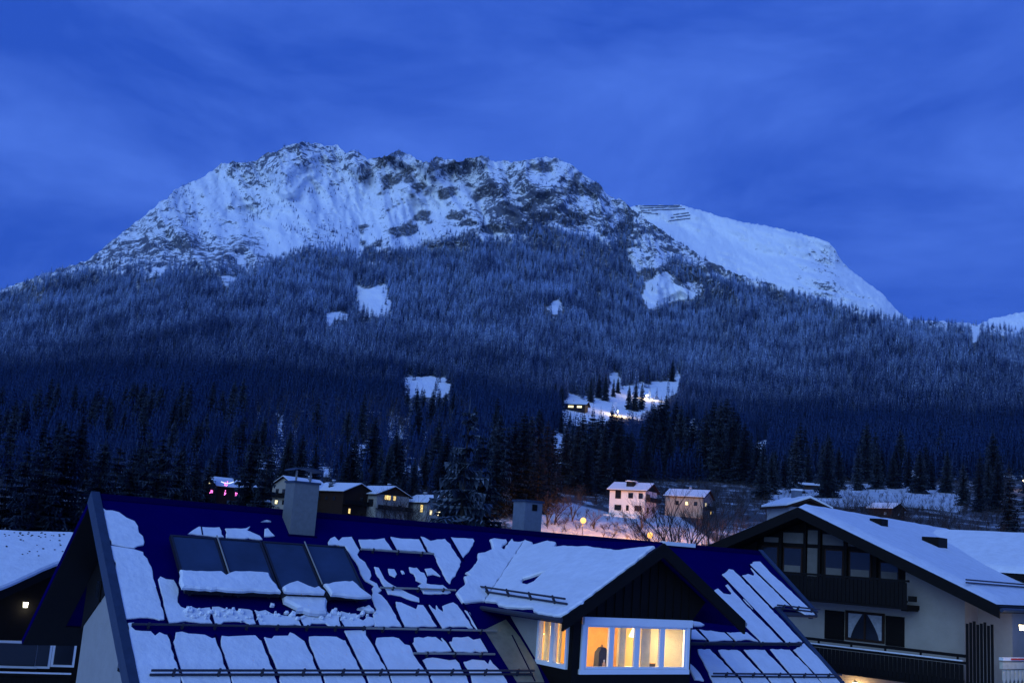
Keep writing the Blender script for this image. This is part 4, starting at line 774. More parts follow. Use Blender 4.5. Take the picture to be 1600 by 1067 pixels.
def lamp_light(name, P, power, color, rad=.08):
    d = bpy.data.lights.new(name, 'POINT'); d.energy = power; d.color = color; d.shadow_soft_size = rad; o = bpy.data.objects.new(name, d); col.objects.link(o); o.location = tuple(P); return o
def pendant(u, w_, z, label):
    t = thing('pendant_lamp', label, 'lamp', tuple(HO+me_*u+mh*w_+zz*z), 0); bb = MB(); bb.tube((0, 0, .1), (0, 0, 8.93-z), .01); bb.build('cord', M_rd, t)
    bb = MB(); bb.tube((0, 0, -.1), (0, 0, .12), .16, .06, n=12, cap=False); bb.build('lamp_shade', mat('lamp_shade', (.95, .85, .6), .6, emit=(1., .80, .42), es=5), t)
    bb = MB(); bb.tube((0, 0, -.06), (0, 0, .02), .05, n=10); bb.build('bulb', M_warmbulb, t)
    l = lamp_light('lamp_light', (0, 0, -.16), 130, (1., .72, .32), .08); l.parent = t
pendant(8.55, -.1, 8.25, 'glowing pendant lamp hanging behind the right panes of the bay'); pendant(6.35, .55, 8.2, 'glowing pendant lamp seen through the side window of the bay')

# ================================================================== RIGHT CHALET
G2 = R_(42); ge = np.array([math.cos(G2), -math.sin(G2), 0]); gg = np.array([math.sin(G2), math.cos(G2), 0])
Q0 = at(1350, 980, 42.); QO = np.array([Q0[0], Q0[1], 0.])
def f2(x, y, q=0.): p = onplane(x, y, QO+gg*q, gg)-QO; return float(p@ge), float(p[2])
rh = thing('chalet', 'cream plastered chalet with dark timber gable, two balconies and snowy roof', 'house', tuple(QO), -G2)
PS, PZ, RS, RZ = -2.1, 12.53, 5.45, 9.38; TAN2 = (PZ-RZ)/(RS-PS); QF, QB = -1.45, 15.
def sl2(s, off=0.): return PZ-abs(s-PS)*TAN2+off
LS = 2*PS-RS
def slope_slab(parent, name, m, s0, s1, q0, q1, lo, hi):
    b = MB(); b.hexa([(s0, q0, sl2(s0, lo)), (s1, q0, sl2(s1, lo)), (s1, q1, sl2(s1, lo)), (s0, q1, sl2(s0, lo))], [(s0, q0, sl2(s0, hi)), (s1, q0, sl2(s1, hi)), (s1, q1, sl2(s1, hi)), (s0, q1, sl2(s0, hi))]); return b.build(name, m, parent)
rr = slope_slab(rh, 'roof', M_wood, LS, PS, QF, QB, -.2, 0); slope_slab(rr, 'roof_slope', M_wood, PS, RS, QF, QB, -.2, 0)
for s0, s1 in ((LS+.1, PS), (PS, RS-.12)):
    bb = MB(); ns, nq = 26, 30
    S_, Q_ = np.meshgrid(np.linspace(s0, s1, ns), np.linspace(QF+.06, QB-.1, nq)); Hh = .20+.03*fbm(S_*1.1, Q_*1.1, 3, 8)
    Hh[0] = .03; Hh[-1] = .01; Hh[:, 0 if s0 < PS-1 else -1] = .03
    Zs = PZ-np.abs(S_-PS)*TAN2+Hh; V = [(a, b_, c) for a, b_, c in zip(S_.ravel(), Q_.ravel(), Zs.ravel())]
    F_ = [(j*ns+i, j*ns+i+1, (j+1)*ns+i+1, (j+1)*ns+i) for j in range(nq-1) for i in range(ns-1)]; mesh_obj('snow_layer', V, F_, M_snow, rr, True)
for s0, s1 in ((LS, PS), (PS, RS)):
    bb = MB(); bb.hexa([(s0, QF-.05, sl2(s0, -.38)), (s1, QF-.05, sl2(s1, -.38)), (s1, QF+.04, sl2(s1, -.38)), (s0, QF+.04, sl2(s0, -.38))], [(s0, QF-.05, sl2(s0, .02)), (s1, QF-.05, sl2(s1, .02)), (s1, QF+.04, sl2(s1, .02)), (s0, QF+.04, sl2(s0, .02))]); bb.build('barge_board', M_wood, rr)
bb = MB(); bb.tube((RS+.06, QF, RZ-.1), (RS+.06, QB, RZ-.1), .07, n=8); bb.build('gutter', M_zinc, rr)
# plaster body, timber gable
M_dim = mat('grey_infill', (.13, .125, .12), .9, var=.15)  # darker grey than the wall plaster, for gable panels and upper curtains
WR2, WL2 = 3.78, -7.9
part('wall', M_plaster2, rh, (WL2, WR2, 0, 13, 0, 9.08)); bb = MB(); bb.prism([(WL2, 0, 9.08), (WR2, 0, 9.08), (WR2, 0, sl2(WR2, -.25)), (PS, 0, PZ-.25), (WL2, 0, sl2(WL2, -.25))], (0, 13, 0)); bb.build('gable_wall', M_plaster2, rh)
bb = MB(); bb.prism([(WL2, -.04, 9.1), (1.6, -.04, 9.1), (1.6, -.04, sl2(1.6, -.26)), (PS, -.04, PZ-.26), (WL2, -.04, sl2(WL2, -.26))], (0, .036, 0)); bb.build('gable_boards', M_wood, rh)
part('side_wall', M_plaster, rh, (WR2, 5.0, 1.3, 12, 0, 9.45))
for (s0, s1, z0, z1) in ((-2.36, -1.92, 9.35, 9.75), (-2.36, -1.92, 9.85, 11.05), (-2.36, -1.92, 11.2, 11.75), (-3.45, -2.55, 11.2, 11.62), (-1.72, -.85, 11.2, 11.62), (-4.3, -3.65, 11.2, 11.4), (-.7, -.3, 11.2, 11.35)):
    part('plaster_panel', M_dim, rh, (s0, s1, -.055, -.042, z0, z1))
for s0 in (-4.7, -3.56, -2.5, -1.88, -.78, .42): part('gable_post', M_wood, rh, (s0, s0+.12, -.16, -.06, 9.1, sl2(s0+(0 if s0 > PS else .12), -.3)))
for (s0, s1, z0, z1) in ((-4.4, -3.62, 9.9, 11.05), (-3.42, -2.56, 9.9, 11.05), (-1.62, -.82, 9.9, 11.05), (-.6, .3, 9.9, 11.03), (.62, 1.4, 9.9, 10.7)):
    wd = part('window', M_wood2, rh, (s0, s1, -.075, -.045, z0, z1)); part('pane', M_darkglass, wd, (s0+.06, s1-.06, -.09, -.078, z0+.06, z1-.06)); part('curtain', M_dim, wd, (s0+.08, s1-.08, -.0945, -.0915, z0+.08, z0+.42))
def balcony(parent, s0, s1, q, z0, z1, name='balcony'):
    bal = part(name, M_wood, parent, (s0, s1, q, -.05, z0-.16, z0)); part('top_rail', M_wood, bal, (s0-.05, s1+.05, q-.06, q+.08, z1-.08, z1)); part('lower_rail', M_wood, bal, (s0, s1, q, q+.05, z0+.1, z0+.17))
    n = int((s1-s0)/.155)
    for k in range(n):
        a = s0+(s1-s0)*k/n; part('board', M_wood, bal, (a+.008, a+(s1-s0)/n-.008, q-.03, q-.005, z0-.05, z1-.1))
    return bal
ub = balcony(rh, -5.2, 2.15, -1.2, 9.16, 10.06); part('beam_end', M_wood, ub, (2.16, 2.42, -1.15, -.98, 9.3, 9.5)); part('support_beam', M_wood, ub, (1.9, 2.1, -1.15, -.02, 8.95, 9.0))
lb = balcony(rh, -3.4, 4.15, -1.2, 6.62, 7.42)
part('snow_strip', M_snow, lb, (-2.2, 4.1, -1.22, -1.1, 7.424, 7.47)); part('handrail', M_wood, lb, (-3.4, 4.2, -1.26, -1.08, 7.56, 7.66))
for k in range(6): part('rail_post', M_wood, lb, (-2.6+k*1.3, -2.54+k*1.3, -1.2, -1.14, 7.40, 7.56))
wd = part('window', M_wood2, rh, (-.74, -.66, -.05, .02, 7.66, 8.76), (.74, .82, -.05, .02, 7.66, 8.76), (-.66, .74, -.05, .02, 7.66, 7.74), (-.66, .74, -.05, .02, 8.68, 8.76), (.0, .08, -.04, .02, 7.74, 8.68))
part('pane', M_darkglass, wd, (-.66, .0, -.012, -.004, 7.74, 8.68), (.08, .74, -.012, -.004, 7.74, 8.68))
for c0, sgn in ((-.62, 1), (.70, -1)):
    bb = MB(); n = 7; pts = [(c0+sgn*.5*math.sin((1-i/n)*1.5)**1., 7.76+.9*i/n) for i in range(n+1)]
    pts = [(c0+sgn*(.10+.46*(i/n)**1.4), 7.76+.9*i/n) for i in range(n+1)]
    for i in range(n): bb.hexa([(c0, -.022, pts[i][1]), (pts[i][0], -.022, pts[i][1]), (pts[i][0], -.016, pts[i][1]), (c0, -.016, pts[i][1])], [(c0, -.022, pts[i+1][1]), (pts[i+1][0], -.022, pts[i+1][1]), (pts[i+1][0], -.016, pts[i+1][1]), (c0, -.016, pts[i+1][1])])
    bb.build('curtain', M_curtain, wd)
for s0, s1 in ((-1.58, -.78), (.86, 1.58)):
    sh = part('shutter', M_wood, rh, (s0, s1, -.055, -.015, 7.62, 8.70))
    for k in range(6): part('slat', M_wood, sh, (s0+.06, s1-.06, -.072, -.058, 7.70+k*.16, 7.80+k*.16))
# partition screen of upright boards beside the lower balcony
sc = part('privacy_screen', M_wood, rh, (4.25, 5.15, -1.16, -1.10, 6.6, 6.75))
for k in range(8): part('board', M_wood, sc, (4.22+k*.12, 4.31+k*.12, -1.2, -1.162, 6.55, 8.72+.05*((k*7) % 3)))
# roof furniture
part('roof_window', M_wood, rr, (.2, .9, 5.2, 6.2, sl2(.9, .05), sl2(.2, .34))); part('roof_window', M_wood, rr, (-1.3, -.8, 3.4, 4.1, sl2(-.8, .05), sl2(-1.3, .3)))
bb = MB(); bb.tube((4.3, QF+.1, sl2(4.3, .26)), (4.3, 6, sl2(4.3, .26)), .03); bb.tube((4.3, QF+.1, sl2(4.3, .36)), (4.3, 6, sl2(4.3, .36)), .03); bb.build('snow_guard', M_rail, rr)
# cross wing behind, ridge parallel to the gable front
q_r = 10.; s_, z_r = f2(1480, 834, q_r)
best = min((abs(f2(1570, 897, q)[1]-(z_r-TAN2*1.15*(q_r-q))), q) for q in np.arange(1., 9.5, .1)); q_e = best[1]; z_e = z_r-TAN2*1.15*(q_r-q_e)
wing = MB(); wing.hexa([(2., q_e, z_e-.2), (26, q_e, z_e-.2), (26, q_r, z_r-.2), (-1, q_r, z_r-.2)], [(2., q_e, z_e), (26, q_e, z_e), (26, q_r, z_r), (-1, q_r, z_r)]); wing.hexa([(-1, q_r, z_r-.2), (26, q_r, z_r-.2), (26, 2*q_r-q_e, z_e-.2), (-1, 2*q_r-q_e, z_e-.2)], [(-1, q_r, z_r), (26, q_r, z_r), (26, 2*q_r-q_e, z_e), (-1, 2*q_r-q_e, z_e)])
wr = wing.build('wing_roof', M_wood, rh)
ns, nq = 40, 20; S_, Q_ = np.meshgrid(np.linspace(-1, 25.9, ns), np.linspace(q_e+.05, q_r, nq)); Zs = z_e+(Q_-q_e)/(q_r-q_e)*(z_r-z_e)+.2+.04*fbm(S_*.5, Q_*.7, 3, 12); Zs[0] -= .17
F_ = [(j*ns+i, j*ns+i+1, (j+1)*ns+i+1, (j+1)*ns+i) for j in range(nq-1) for i in range(ns-1)]; mesh_obj('snow_layer', list(zip(S_.ravel(), Q_.ravel(), Zs.ravel())), F_, M_snow, wr, True)
part('wing_wall', M_plaster2, rh, (5.02, 25, q_e+.9, 2*q_r-q_e-.9, 0, z_e+.1)); bb = MB(); bb.tube((5, q_e-.06, z_e-.1), (26, q_e-.06, z_e-.1), .07, n=8); bb.build('gutter', M_zinc, wr)
# lit carved balcony on the side of the wing
M_carve = mat('pale_boards', (.55, .50, .40), .7, var=.2, vscale=4)
ra, rb_ = np.array([5.25, -.75, 0]), np.array([6.5, 5.5, 0]); rdv = (rb_-ra)/np.linalg.norm(rb_-ra); rnv = np.array([rdv[1], -rdv[0], 0])*.06; RL = float(np.linalg.norm(rb_-ra))
def rbar(parent, name, m, t0, t1, z0, z1, k=1., o=0.):
    p, q = ra+rdv*t0+rnv*o, ra+rdv*t1+rnv*o; bb = MB(); bb.hexa([p-rnv*k+zz*z0, q-rnv*k+zz*z0, q+rnv*k+zz*z0, p+rnv*k+zz*z0], [p-rnv*k+zz*z1, q-rnv*k+zz*z1, q+rnv*k+zz*z1, p+rnv*k+zz*z1]); return bb.build(name, m, parent)
bb = MB(); bb.hexa([(5.02, 1.3, 6.35), (5.25, -.75, 6.35), (6.5, 5.5, 6.35), (5.02, 5.5, 6.35)], [(5.02, 1.3, 6.5), (5.25, -.75, 6.5), (6.5, 5.5, 6.5), (5.02, 5.5, 6.5)]); sb = bb.build('side_balcony', M_wood2, rh)
rbar(sb, 'top_rail', M_white, 0, RL, 7.58, 7.68, 1.3); rbar(sb, 'red_stripe', mat('red_cloth', (.5, .04, .03), .8), .5, 1.7, 7.60, 7.66, .1, 1.5); rbar(sb, 'rail_board', M_carve, 0, RL, 7.30, 7.52)
for k in range(24):
    t0 = .05+k*RL/24; w_ = RL/24*.72
    for z0, z1, ww in ((6.52, 6.72, w_), (6.72, 6.86, w_*.45), (6.86, 7.06, w_), (7.06, 7.28, w_*.7)):
        pass
    bb = MB(); prof = [(0, 6.52), (w_, 6.52), (w_, 6.74), (w_*.68, 6.84), (w_, 6.95), (w_, 7.26), (0, 7.26), (0, 6.95), (w_*.32, 6.84), (0, 6.74)]
    bb.prism([tuple(ra+rdv*(t0+x)+zz*z) for x, z in prof], tuple(rnv*.5)); bb.build('baluster', M_carve, sb)
def wall_lamp(P, power, label, colr=(1., .62, .25), mb=M_warmbulb):
    t = thing('wall_lamp', label, 'lamp', tuple(P)); bb = MB(); bb.tube((0, 0, -.1), (0, 0, .08), .07, .09, n=10); bb.build('globe', mb, t); bb = MB(); bb.tube((0, 0, .08), (0, 0, .14), .10, .02, n=10); bb.build('lamp_cap', M_rail, t)
    l = lamp_light('lamp_light', (0, 0, -.18), power, colr, .1); l.parent = t
s, z = f2(1336, 1064, -.3); wall_lamp(QO+ge*s+gg*-.3+zz*(z-.1), 60, 'warm lamp on the plaster wall under the lower balcony of the cream chalet')
wall_lamp(QO+ge*5.9+gg*-.6+zz*8.75, 22, 'warm lamp beside the carved pale balcony of the cream chalet', (1., .8, .45))

# ================================================================== LEFT HOUSE
LA = R_(-22); lg = np.array([math.sin(LA), math.cos(LA), 0]); le = np.array([lg[1], -lg[0], 0]); LP = R_(25)
PRG = at(50, 829, 40.); LN = -lg*math.sin(LP)+zz*math.cos(LP); LO = np.array([PRG[0], PRG[1], 0.])
lh = thing('farmhouse', 'dark timber house with a snowy roof slope and a small lamp under its slanting verge', 'house', tuple(LO), math.atan2(le[1], le[0]))
def lloc(P): d = P-LO; return np.array([d@le, d@lg, d[2]])
LNl = np.array([0, -math.sin(LP), math.cos(LP)])
def lpx(x, y, off=0.): return lloc(onplane(x, y, PRG+LN*off, LN))
edge = [(165, 846), (130, 862), (86, 882.5), (0, 921), (-60, 948), (-150, 988)]; rp_ = [lpx(*p) for p in [(-150, 822), (165, 838)]+edge]
b = MB(); b.hexa([p-LNl*.22 for p in rp_], rp_); lr_ = b.build('roof', M_wood, lh)
snow_slab(lr_, [[lpx(*p, .12)-LNl*.115 for p in [(-150, 824), (-60, 827), (0, 827), (40, 829), (109, 830), (164, 838), (164, 845), (130, 860), (86, 880), (0, 918), (-60, 945), (-150, 984)]]], LNl, .13, step=.25, seed=77)
bb = MB(); bk_ = [np.array([p[0], 2*3.-p[1]+2, p[2]]) for p in rp_[:2]]; bb.hexa([rp_[1]+LNl*.0-zz*.05, rp_[0]-zz*.05, rp_[0]+np.array([0, 6, -2.8]), rp_[1]+np.array([0, 6, -2.8])], [rp_[1], rp_[0], rp_[0]+np.array([0, 6, -2.75]), rp_[1]+np.array([0, 6, -2.75])]); bb.build('rear_slope', M_wood, lr_)
for k in range(46):
    c = lpx(rnd.uniform(5, 100), rnd.choice((rnd.uniform(832, 838), rnd.uniform(834, 870))), .13); r_ = rnd.uniform(.03, .07); bb = MB(); bb.tube(c-LNl*.1, c+LNl*.015, r_*1.4, r_*.6, 6); bb.build('bare_spot', M_wood, lr_)
QW = -1.6     # wall plane, just behind the verge
ep = [lpx(*p) for p in edge]
bb = MB(); wl = [(p[0], QW, p[2]-.25+(QW-p[1])*math.tan(LP)*.0) for p in ep]; bb.prism([(wl[-1][0], QW, 0), (wl[0][0], QW, 0)]+wl, (0, 1.2, 0)); bb.build('wall', M_wood, lh)
for i in range(len(ep)-1):
    p, q = ep[i], ep[i+1]; bb = MB(); o1 = np.array([0, -.06, -.34]); o2 = np.array([0, .03, -.34]); o3 = np.array([0, .03, .02]); o4 = np.array([0, -.06, .02]); bb.hexa([p+o1, q+o1, q+o2, p+o2], [p+o4, q+o4, q+o3, p+o3]); bb.build('verge_board', M_wood, lr_)
def f3(x, y, q): p = onplane(x, y, LO+lg*q, lg)-LO; return float(p@le), float(p[2])
for x0, x1, y0, y1 in ((-10, 54, 1003, 1040), (60, 74, 1003, 1040), (88, 112, 1001, 1038)):
    s0, z1 = f3(x0, y0, QW); s1, z0 = f3(x1, y1, QW); wd = part('window', M_white, lh, (s0-.08, s1+.08, QW-.07, QW-.005, z0-.08, z1+.08)); part('pane', M_darkglass, wd, (s0, s1, QW-.085, QW-.072, z0, z1))
s0, zr = f3(-30, 1050, QW-1.); s1, _ = f3(112, 1046, QW-1.)
bal = part('balcony', M_wood, lh, (s0, s1, QW-1., QW-.01, zr-1.1, zr-.95)); part('top_rail', M_wood, bal, (s0, s1, QW-1.06, QW-.94, zr-.08, zr)); part('snow_strip', M_snow, bal, (s0, s1, QW-1.05, QW-.95, zr+.004, zr+.05))
for k in range(20): part('board', M_wood, bal, (s0+(s1-s0)*k/20+.01, s0+(s1-s0)*(k+1)/20-.01, QW-1.03, QW-1.0, zr-1., zr-.12))
s_, z = f3(40, 944, QW-.25); wall_lamp(LO+le*s_+lg*(QW-.25)+zz*z, 4, 'small bright lamp under the verge of the dark left house', (1., .95, .75), mat('cool_bulb', (1, 1, .8), .5, emit=(1., .95, .65), es=5))

# ================================================================== VILLAGE
def cottage(x, y, theta, Wd, Ln, Hw, pitch, wallm, gab, label, wins, balc=None, chim=None, oh=.8, hutroof=False, P=None, name='village_house', boards=None, sc0=.74):
    P = ground_at(x, y) if P is None else P
    t = thing(name, label, 'house', tuple(P), R_(theta)); t.scale = (sc0,)*3; h, l = Wd/2, Ln/2; zp = Hw+h*math.tan(R_(pitch)); tp = math.tan(R_(pitch))
    part('wall', wallm, t, (-h, h, -l, l, -3, Hw))
    bb = MB(); bb.prism([(-h, -l, Hw), (h, -l, Hw), (0, -l, zp-.05)], (0, Ln, 0)); bb.build('gable', gab, t)
    rb = MB(); ho = h+oh; lo = l+oh; zo = zp-ho*tp
    for sg in (-1, 1): rb.hexa([(0, -lo, zp-.02), (sg*ho, -lo, zo-.02), (sg*ho, lo, zo-.02), (0, lo, zp-.02)][::sg], [(0, -lo, zp+.18), (sg*ho, -lo, zo+.18), (sg*ho, lo, zo+.18), (0, lo, zp+.18)][::sg])
    r = rb.build('roof', M_wood2, t)
    for sg in (-1, 1):
        q = MB(); i_ = .12; q.hexa([(0, -lo+i_, zp+.185), (sg*(ho-i_), -lo+i_, zo+.185+i_*tp), (sg*(ho-i_), lo-i_, zo+.185+i_*tp), (0, lo-i_, zp+.185)][::sg], [(0, -lo+i_, zp+.4), (sg*(ho-i_), -lo+i_, zo+.34+i_*tp), (sg*(ho-i_), lo-i_, zo+.34+i_*tp), (0, lo-i_, zp+.4)][::sg]); q.build('snow_layer', M_snow, r)
    if boards: part('timber_cladding', gab, t, (-h-.02, h+.02, -l-.04, -l-.005, boards, Hw), (-h-.04, -h-.005, -l, l, boards, Hw))
    for (face, c, z, w_, hh, m) in wins:
        if face == 'F': bx, pn = (c-w_/2, c+w_/2, -l-.12, -l-.045, z, z+hh), (c-w_/2+.12, c+w_/2-.12, -l-.15, -l-.125, z+.12, z+hh-.12)
        else: bx, pn = (-h-.12, -h-.045, c-w_/2, c+w_/2, z, z+hh), (-h-.15, -h-.125, c-w_/2+.12, c+w_/2-.12, z+.12, z+hh-.12)
        wd = part('window', M_wood2, t, bx); part('pane', m, wd, pn)
    for bz in (balc or []): 
        bo_ = part('balcony', M_wood, t, (-h-.3, h+.3, -l-1.3, -l-.01, bz-.15, bz)); part('railing', M_wood, bo_, (-h-.3, h+.3, -l-1.3, -l-1.2, bz, bz+.95))
    if chim: ch_ = part('chimney', M_chim2, t, (chim[0]-.35, chim[0]+.35, chim[1]-.35, chim[1]+.35, zp-abs(chim[0])*tp-.3, zp+.9)); part('snow_cap', M_snow, ch_, (chim[0]-.38, chim[0]+.38, chim[1]-.38, chim[1]+.38, zp+.9, zp+1.05))
    return t
K = M_darkglass
pk = cottage(356, 792, -52, 9, 11, 5.2, 25, M_wood2, M_wood2, 'dark village house with pink light clusters and a string of white lights', [('F', -.9, 5.6, .8, .8, M_lit2), ('F', .3, 5.6, .8, .8, M_lit2), ('F', -3, 3, 1, 1.1, K)], None)
P = np.array(pk.location)
for (x, y) in ((330, 769), (352, 770), (370, 772), (353, 757)):
    D = float((P-CAM)@cf)-7.5; c = at(x, y, D)-P; b = MB(); ca_, sa_ = math.cos(-pk.rotation_euler[2]), math.sin(-pk.rotation_euler[2]); c = np.array([c[0]*ca_-c[1]*sa_, c[0]*sa_+c[1]*ca_, c[2]])/.74
    for k in range(7): q = c+np.array([rnd.gauss(0, .35), rnd.gauss(0, .2), rnd.gauss(0, .3)]); b.tube(q-np.array([0, 0, .12]), q+np.array([0, 0, .12]), .12, n=6)
    b.build('light_cluster', M_pink, pk)
b = MB()
for k in range(12):
    D = float((P-CAM)@cf)-7.5; c = at(346+k*1.7, 752.5+2.5*math.sin(k*math.pi/11), D)-P; c = np.array([c[0]*ca_-c[1]*sa_, c[0]*sa_+c[1]*ca_, c[2]])/.74; b.tube(c-np.array([0, 0, .09]), c+np.array([0, 0, .09]), .09, n=6)
b.build('light_string', M_bulb, pk); 
c = at(379, 756, D)-P; c = np.array([c[0]*ca_-c[1]*sa_, c[0]*sa_+c[1]*ca_, c[2]])/.74; b = MB(); b.box(c[0]-.4, c[0]+.4, c[1]-.1, c[1]+.1, c[2]-.3, c[2]+.3); b.build('lit_window', M_lit2, pk)
cottage(466, 800, -38, 9, 12, 6.6, 27, M_plaster2, M_plaster2, 'white village house with a timber gable edge and snowy roof behind the clad chimney', [('F', -2.4, 4.4, 1.1, 1.3, K), ('F', .2, 4.4, 1.1, 1.3, K), ('F', 2., 6.8, 1, 1., K), ('F', -2.2, 1.6, 1.3, 1.2, M_lit2), ('F', .6, 1.6, 1.1, 1.2, K)], [3.6], (1, 2))
cottage(532, 806, 50, 11, 13, 6.4, 22, M_wood2, M_wood2, 'brown timber village house with broad snowy roof and one small lit window', [('L', -3, 3.8, 1.1, 1.2, K), ('L', 0, 3.8, 1.1, 1.2, K), ('L', 3, 3.8, 1.1, 1.2, K), ('F', -3, .6, .9, 1.5, M_lit), ('F', 1, 4.2, 1.2, 1.2, K)], [3.2], (-1, 3))
cottage(592, 808, 44, 11, 11, 6.0, 22, M_plaster, M_wood2, 'pale-walled village house with two bright windows high in its timber gable', [('F', -2.0, 4.6, 2.2, 1.4, M_lit), ('F', .4, 4.6, 1.1, 1.4, M_lit), ('F', 2.6, 2.4, 1.2, 1.2, K), ('L', -3, 2.6, 2.2, 2., K), ('L', 2.2, 2.6, 1.6, 2., K)], [2.2], (1, -2))
cottage(668, 810, 40, 9, 11, 4.2, 24, M_plaster, M_wood2, 'low village house with four small glowing windows beside the tall snowy spruce', [('L', -3.2, 1.4, 1.3, 2.2, M_lit), ('F', -3.2, .8, 1., 1.5, M_lit2), ('F', -.6, .8, 1.4, 1.3, M_lit2), ('F', 2.2, .8, 2.2, 1.1, M_lit), ('L', 1.5, 1.2, 1.2, 1.2, K)], None, (0, 2))
wh = cottage(988, 806, 62, 9, 10.5, 6.9, 24, mat('white_house_plaster', (.74, .70, .68), .9, var=.06, vscale=2), M_wood, 'white three-storey house with dark shutters above the lamplit bank', [('L', -3.9, 4.6, 1.2, 1.5, K), ('L', -1.0, 4.6, 1.4, 1.5, K), ('L', 2.7, 4.4, 1.7, 2.2, K), ('L', -3.3, 1.2, 2.0, 1.5, K), ('L', -.2, 1.2, .8, 1.5, K), ('L', 2.6, 1.2, 2.0, 1.5, K), ('F', -2.6, 4.4, 2.8, 1.6, K), ('F', -2.4, 1., 1.4, 1.4, K), ('F', 2, 1.2, 1.4, 1.4, K)], [4.2], (1.2, 2), sc0=.86)
dm = MB(); dm.box(-3.1, -1.6, -1.2, 1.0, 7.9, 9.3); d_ = dm.build('roof_dormer', M_wood, wh); part('pane', K, d_, (-3.14, -3.11, -.7, .5, 8.2, 9.)); part('snow_layer', M_snow, d_, (-3.4, -.6, -1.4, 1.2, 9.31, 9.5)); part('terrace', M_snow, wh, (-9, -4.55, -5, 5, -1.2, -.2))
cottage(1076, 806, 64, 12, 13, 6.2, 22, M_plaster2, M_plaster2, 'broad pale house with a snowy roof behind the leafless trees', [('L', -4, 3.2, 1.2, 1.4, K), ('L', -1, 3.2, 1.2, 1.4, M_lit2), ('L', 2.4, 3.2, 1.2, 1.4, K), ('F', -3, 3.2, 2.4, 1.4, M_lit2), ('F', 1.2, 3.4, 1.2, 1.2, K), ('F', 3.4, 1, 1.2, 1.2, M_lit)], [2.6], (1, 0))
cottage(900, 641, 74, 9, 13, 3.4, 24, M_wood2, M_wood2, 'mountain hut with two wide glowing windows on the ski slope', [('L', -3, .9, 3.2, 1.5, M_lit2), ('L', 2.4, .9, 3.6, 1.5, M_lit2)], None, (1, 2), 1.4, name='mountain_hut', sc0=1.7)
# pyramid-roofed hut
P = ground_at(1426, 752); t = thing('hut', 'small hut with a snowy pyramid roof above the snowy bank', 'hut', tuple(P), R_(30)); part('wall', M_wood2, t, (-2.6, 2.6, -2.6, 2.6, -2, 2.2)); b = MB(); b.add([(-3.6, -3.6, 2.2), (3.6, -3.6, 2.2), (3.6, 3.6, 2.2), (-3.6, 3.6, 2.2), (0, 0, 6.4)], [(0, 1, 4), (1, 2, 4), (2, 3, 4), (3, 0, 4), (3, 2, 1, 0)]); b.build('roof', M_snow, t)
part('door', M_wood, t, (-.5, .5, -2.66, -2.605, -.1, 2.0))
cottage(1258, 764, 84, 8, 17, 2.6, 20, M_wood2, M_wood2, 'long low barn with a snowy roof at the top of the bank', [('L', -4, .8, 1.4, 1., K), ('L', 3, .8, 1.4, 1., K)], None, None, name='barn')
cottage(1385, 812, 40, 8, 9, 3.8, 24, M_wood2, M_wood2, 'small dark house with faint windows in the trees below the snowy bank', [('L', -2, 1.4, 1.1, 1.1, M_curtain), ('F', 0, 1.4, 1.1, 1.1, M_curtain)], None, None)
Pk = at(1244, 806, 95.); Pk[2] = 6.; cottage(0, 0, 10, 3.4, 4.5, at(1244, 794, 95)[2]-6, 20, M_plaster, M_wood2, 'house with low snowy hip behind the peak of the cream chalet', [('F', 0, 1.2, 1.2, 1.2, K)], None, (0, 0), .5, P=Pk, sc0=1.)
# ---- street lamps
def street_lamp(x, y, D, zb, power, label, colr=(1., .40, .07), m=None, r=.55):
    P = at(x, y, D); t = thing('street_lamp', label, 'street lamp', (P[0], P[1], zb), 0); H = P[2]-zb
    b = MB(); b.tube((0, 0, -1), (0, 0, H*.6), .09, .075, 8); b.tube((0, 0, H*.6), (0, 0, H+.25), .075, .05, 8); b.build('pole', M_pole, t)
    b = MB(); b.tube((0, 0, H+.2), (0, -.5, H+.3), .04, n=6); b.build('arm', M_pole, t); b = MB(); b.tube((0, -.5, H+.26), (0, -.5, H+.36), .36, .12, 10); b.build('lamp_hood', M_pole, t)
    b = MB(); n = 6
    for i in range(n): a0, a1 = math.pi*i/n, math.pi*(i+1)/n; b.tube((0, -.5, H-r*math.cos(a0)), (0, -.5, H-r*math.cos(a1)), max(r*math.sin(a0), .01), max(r*math.sin(a1), .01), 12, cap=False)
    b.build('globe', m or M_sodium, t)
    d = bpy.data.lights.new('lamp_light', 'SPOT'); d.energy = power; d.color = colr; d.shadow_soft_size = .3; d.spot_size = R_(135); d.spot_blend = .6
    l = bpy.data.objects.new('lamp_light', d); col.objects.link(l); l.location = (0, .1, H-.5); l.rotation_euler = (R_(62), 0, R_(-22)); l.parent = t
street_lamp(911, 813, 203.5, 7.6, 62000, 'glowing orange street lamp by the bank below the white house')
street_lamp(1015, 836, 199., 5.2, 75000, 'glowing orange street lamp just over the ridge of the bay roof')
Pg = ground_at(1218, 722); D_ = float((Pg-CAM)@cf); street_lamp(1218, 710, D_, Pg[2], 150, 'tiny pale street lamp among the trees at the top of the bank', (1., .9, .7), M_lit2, .5)
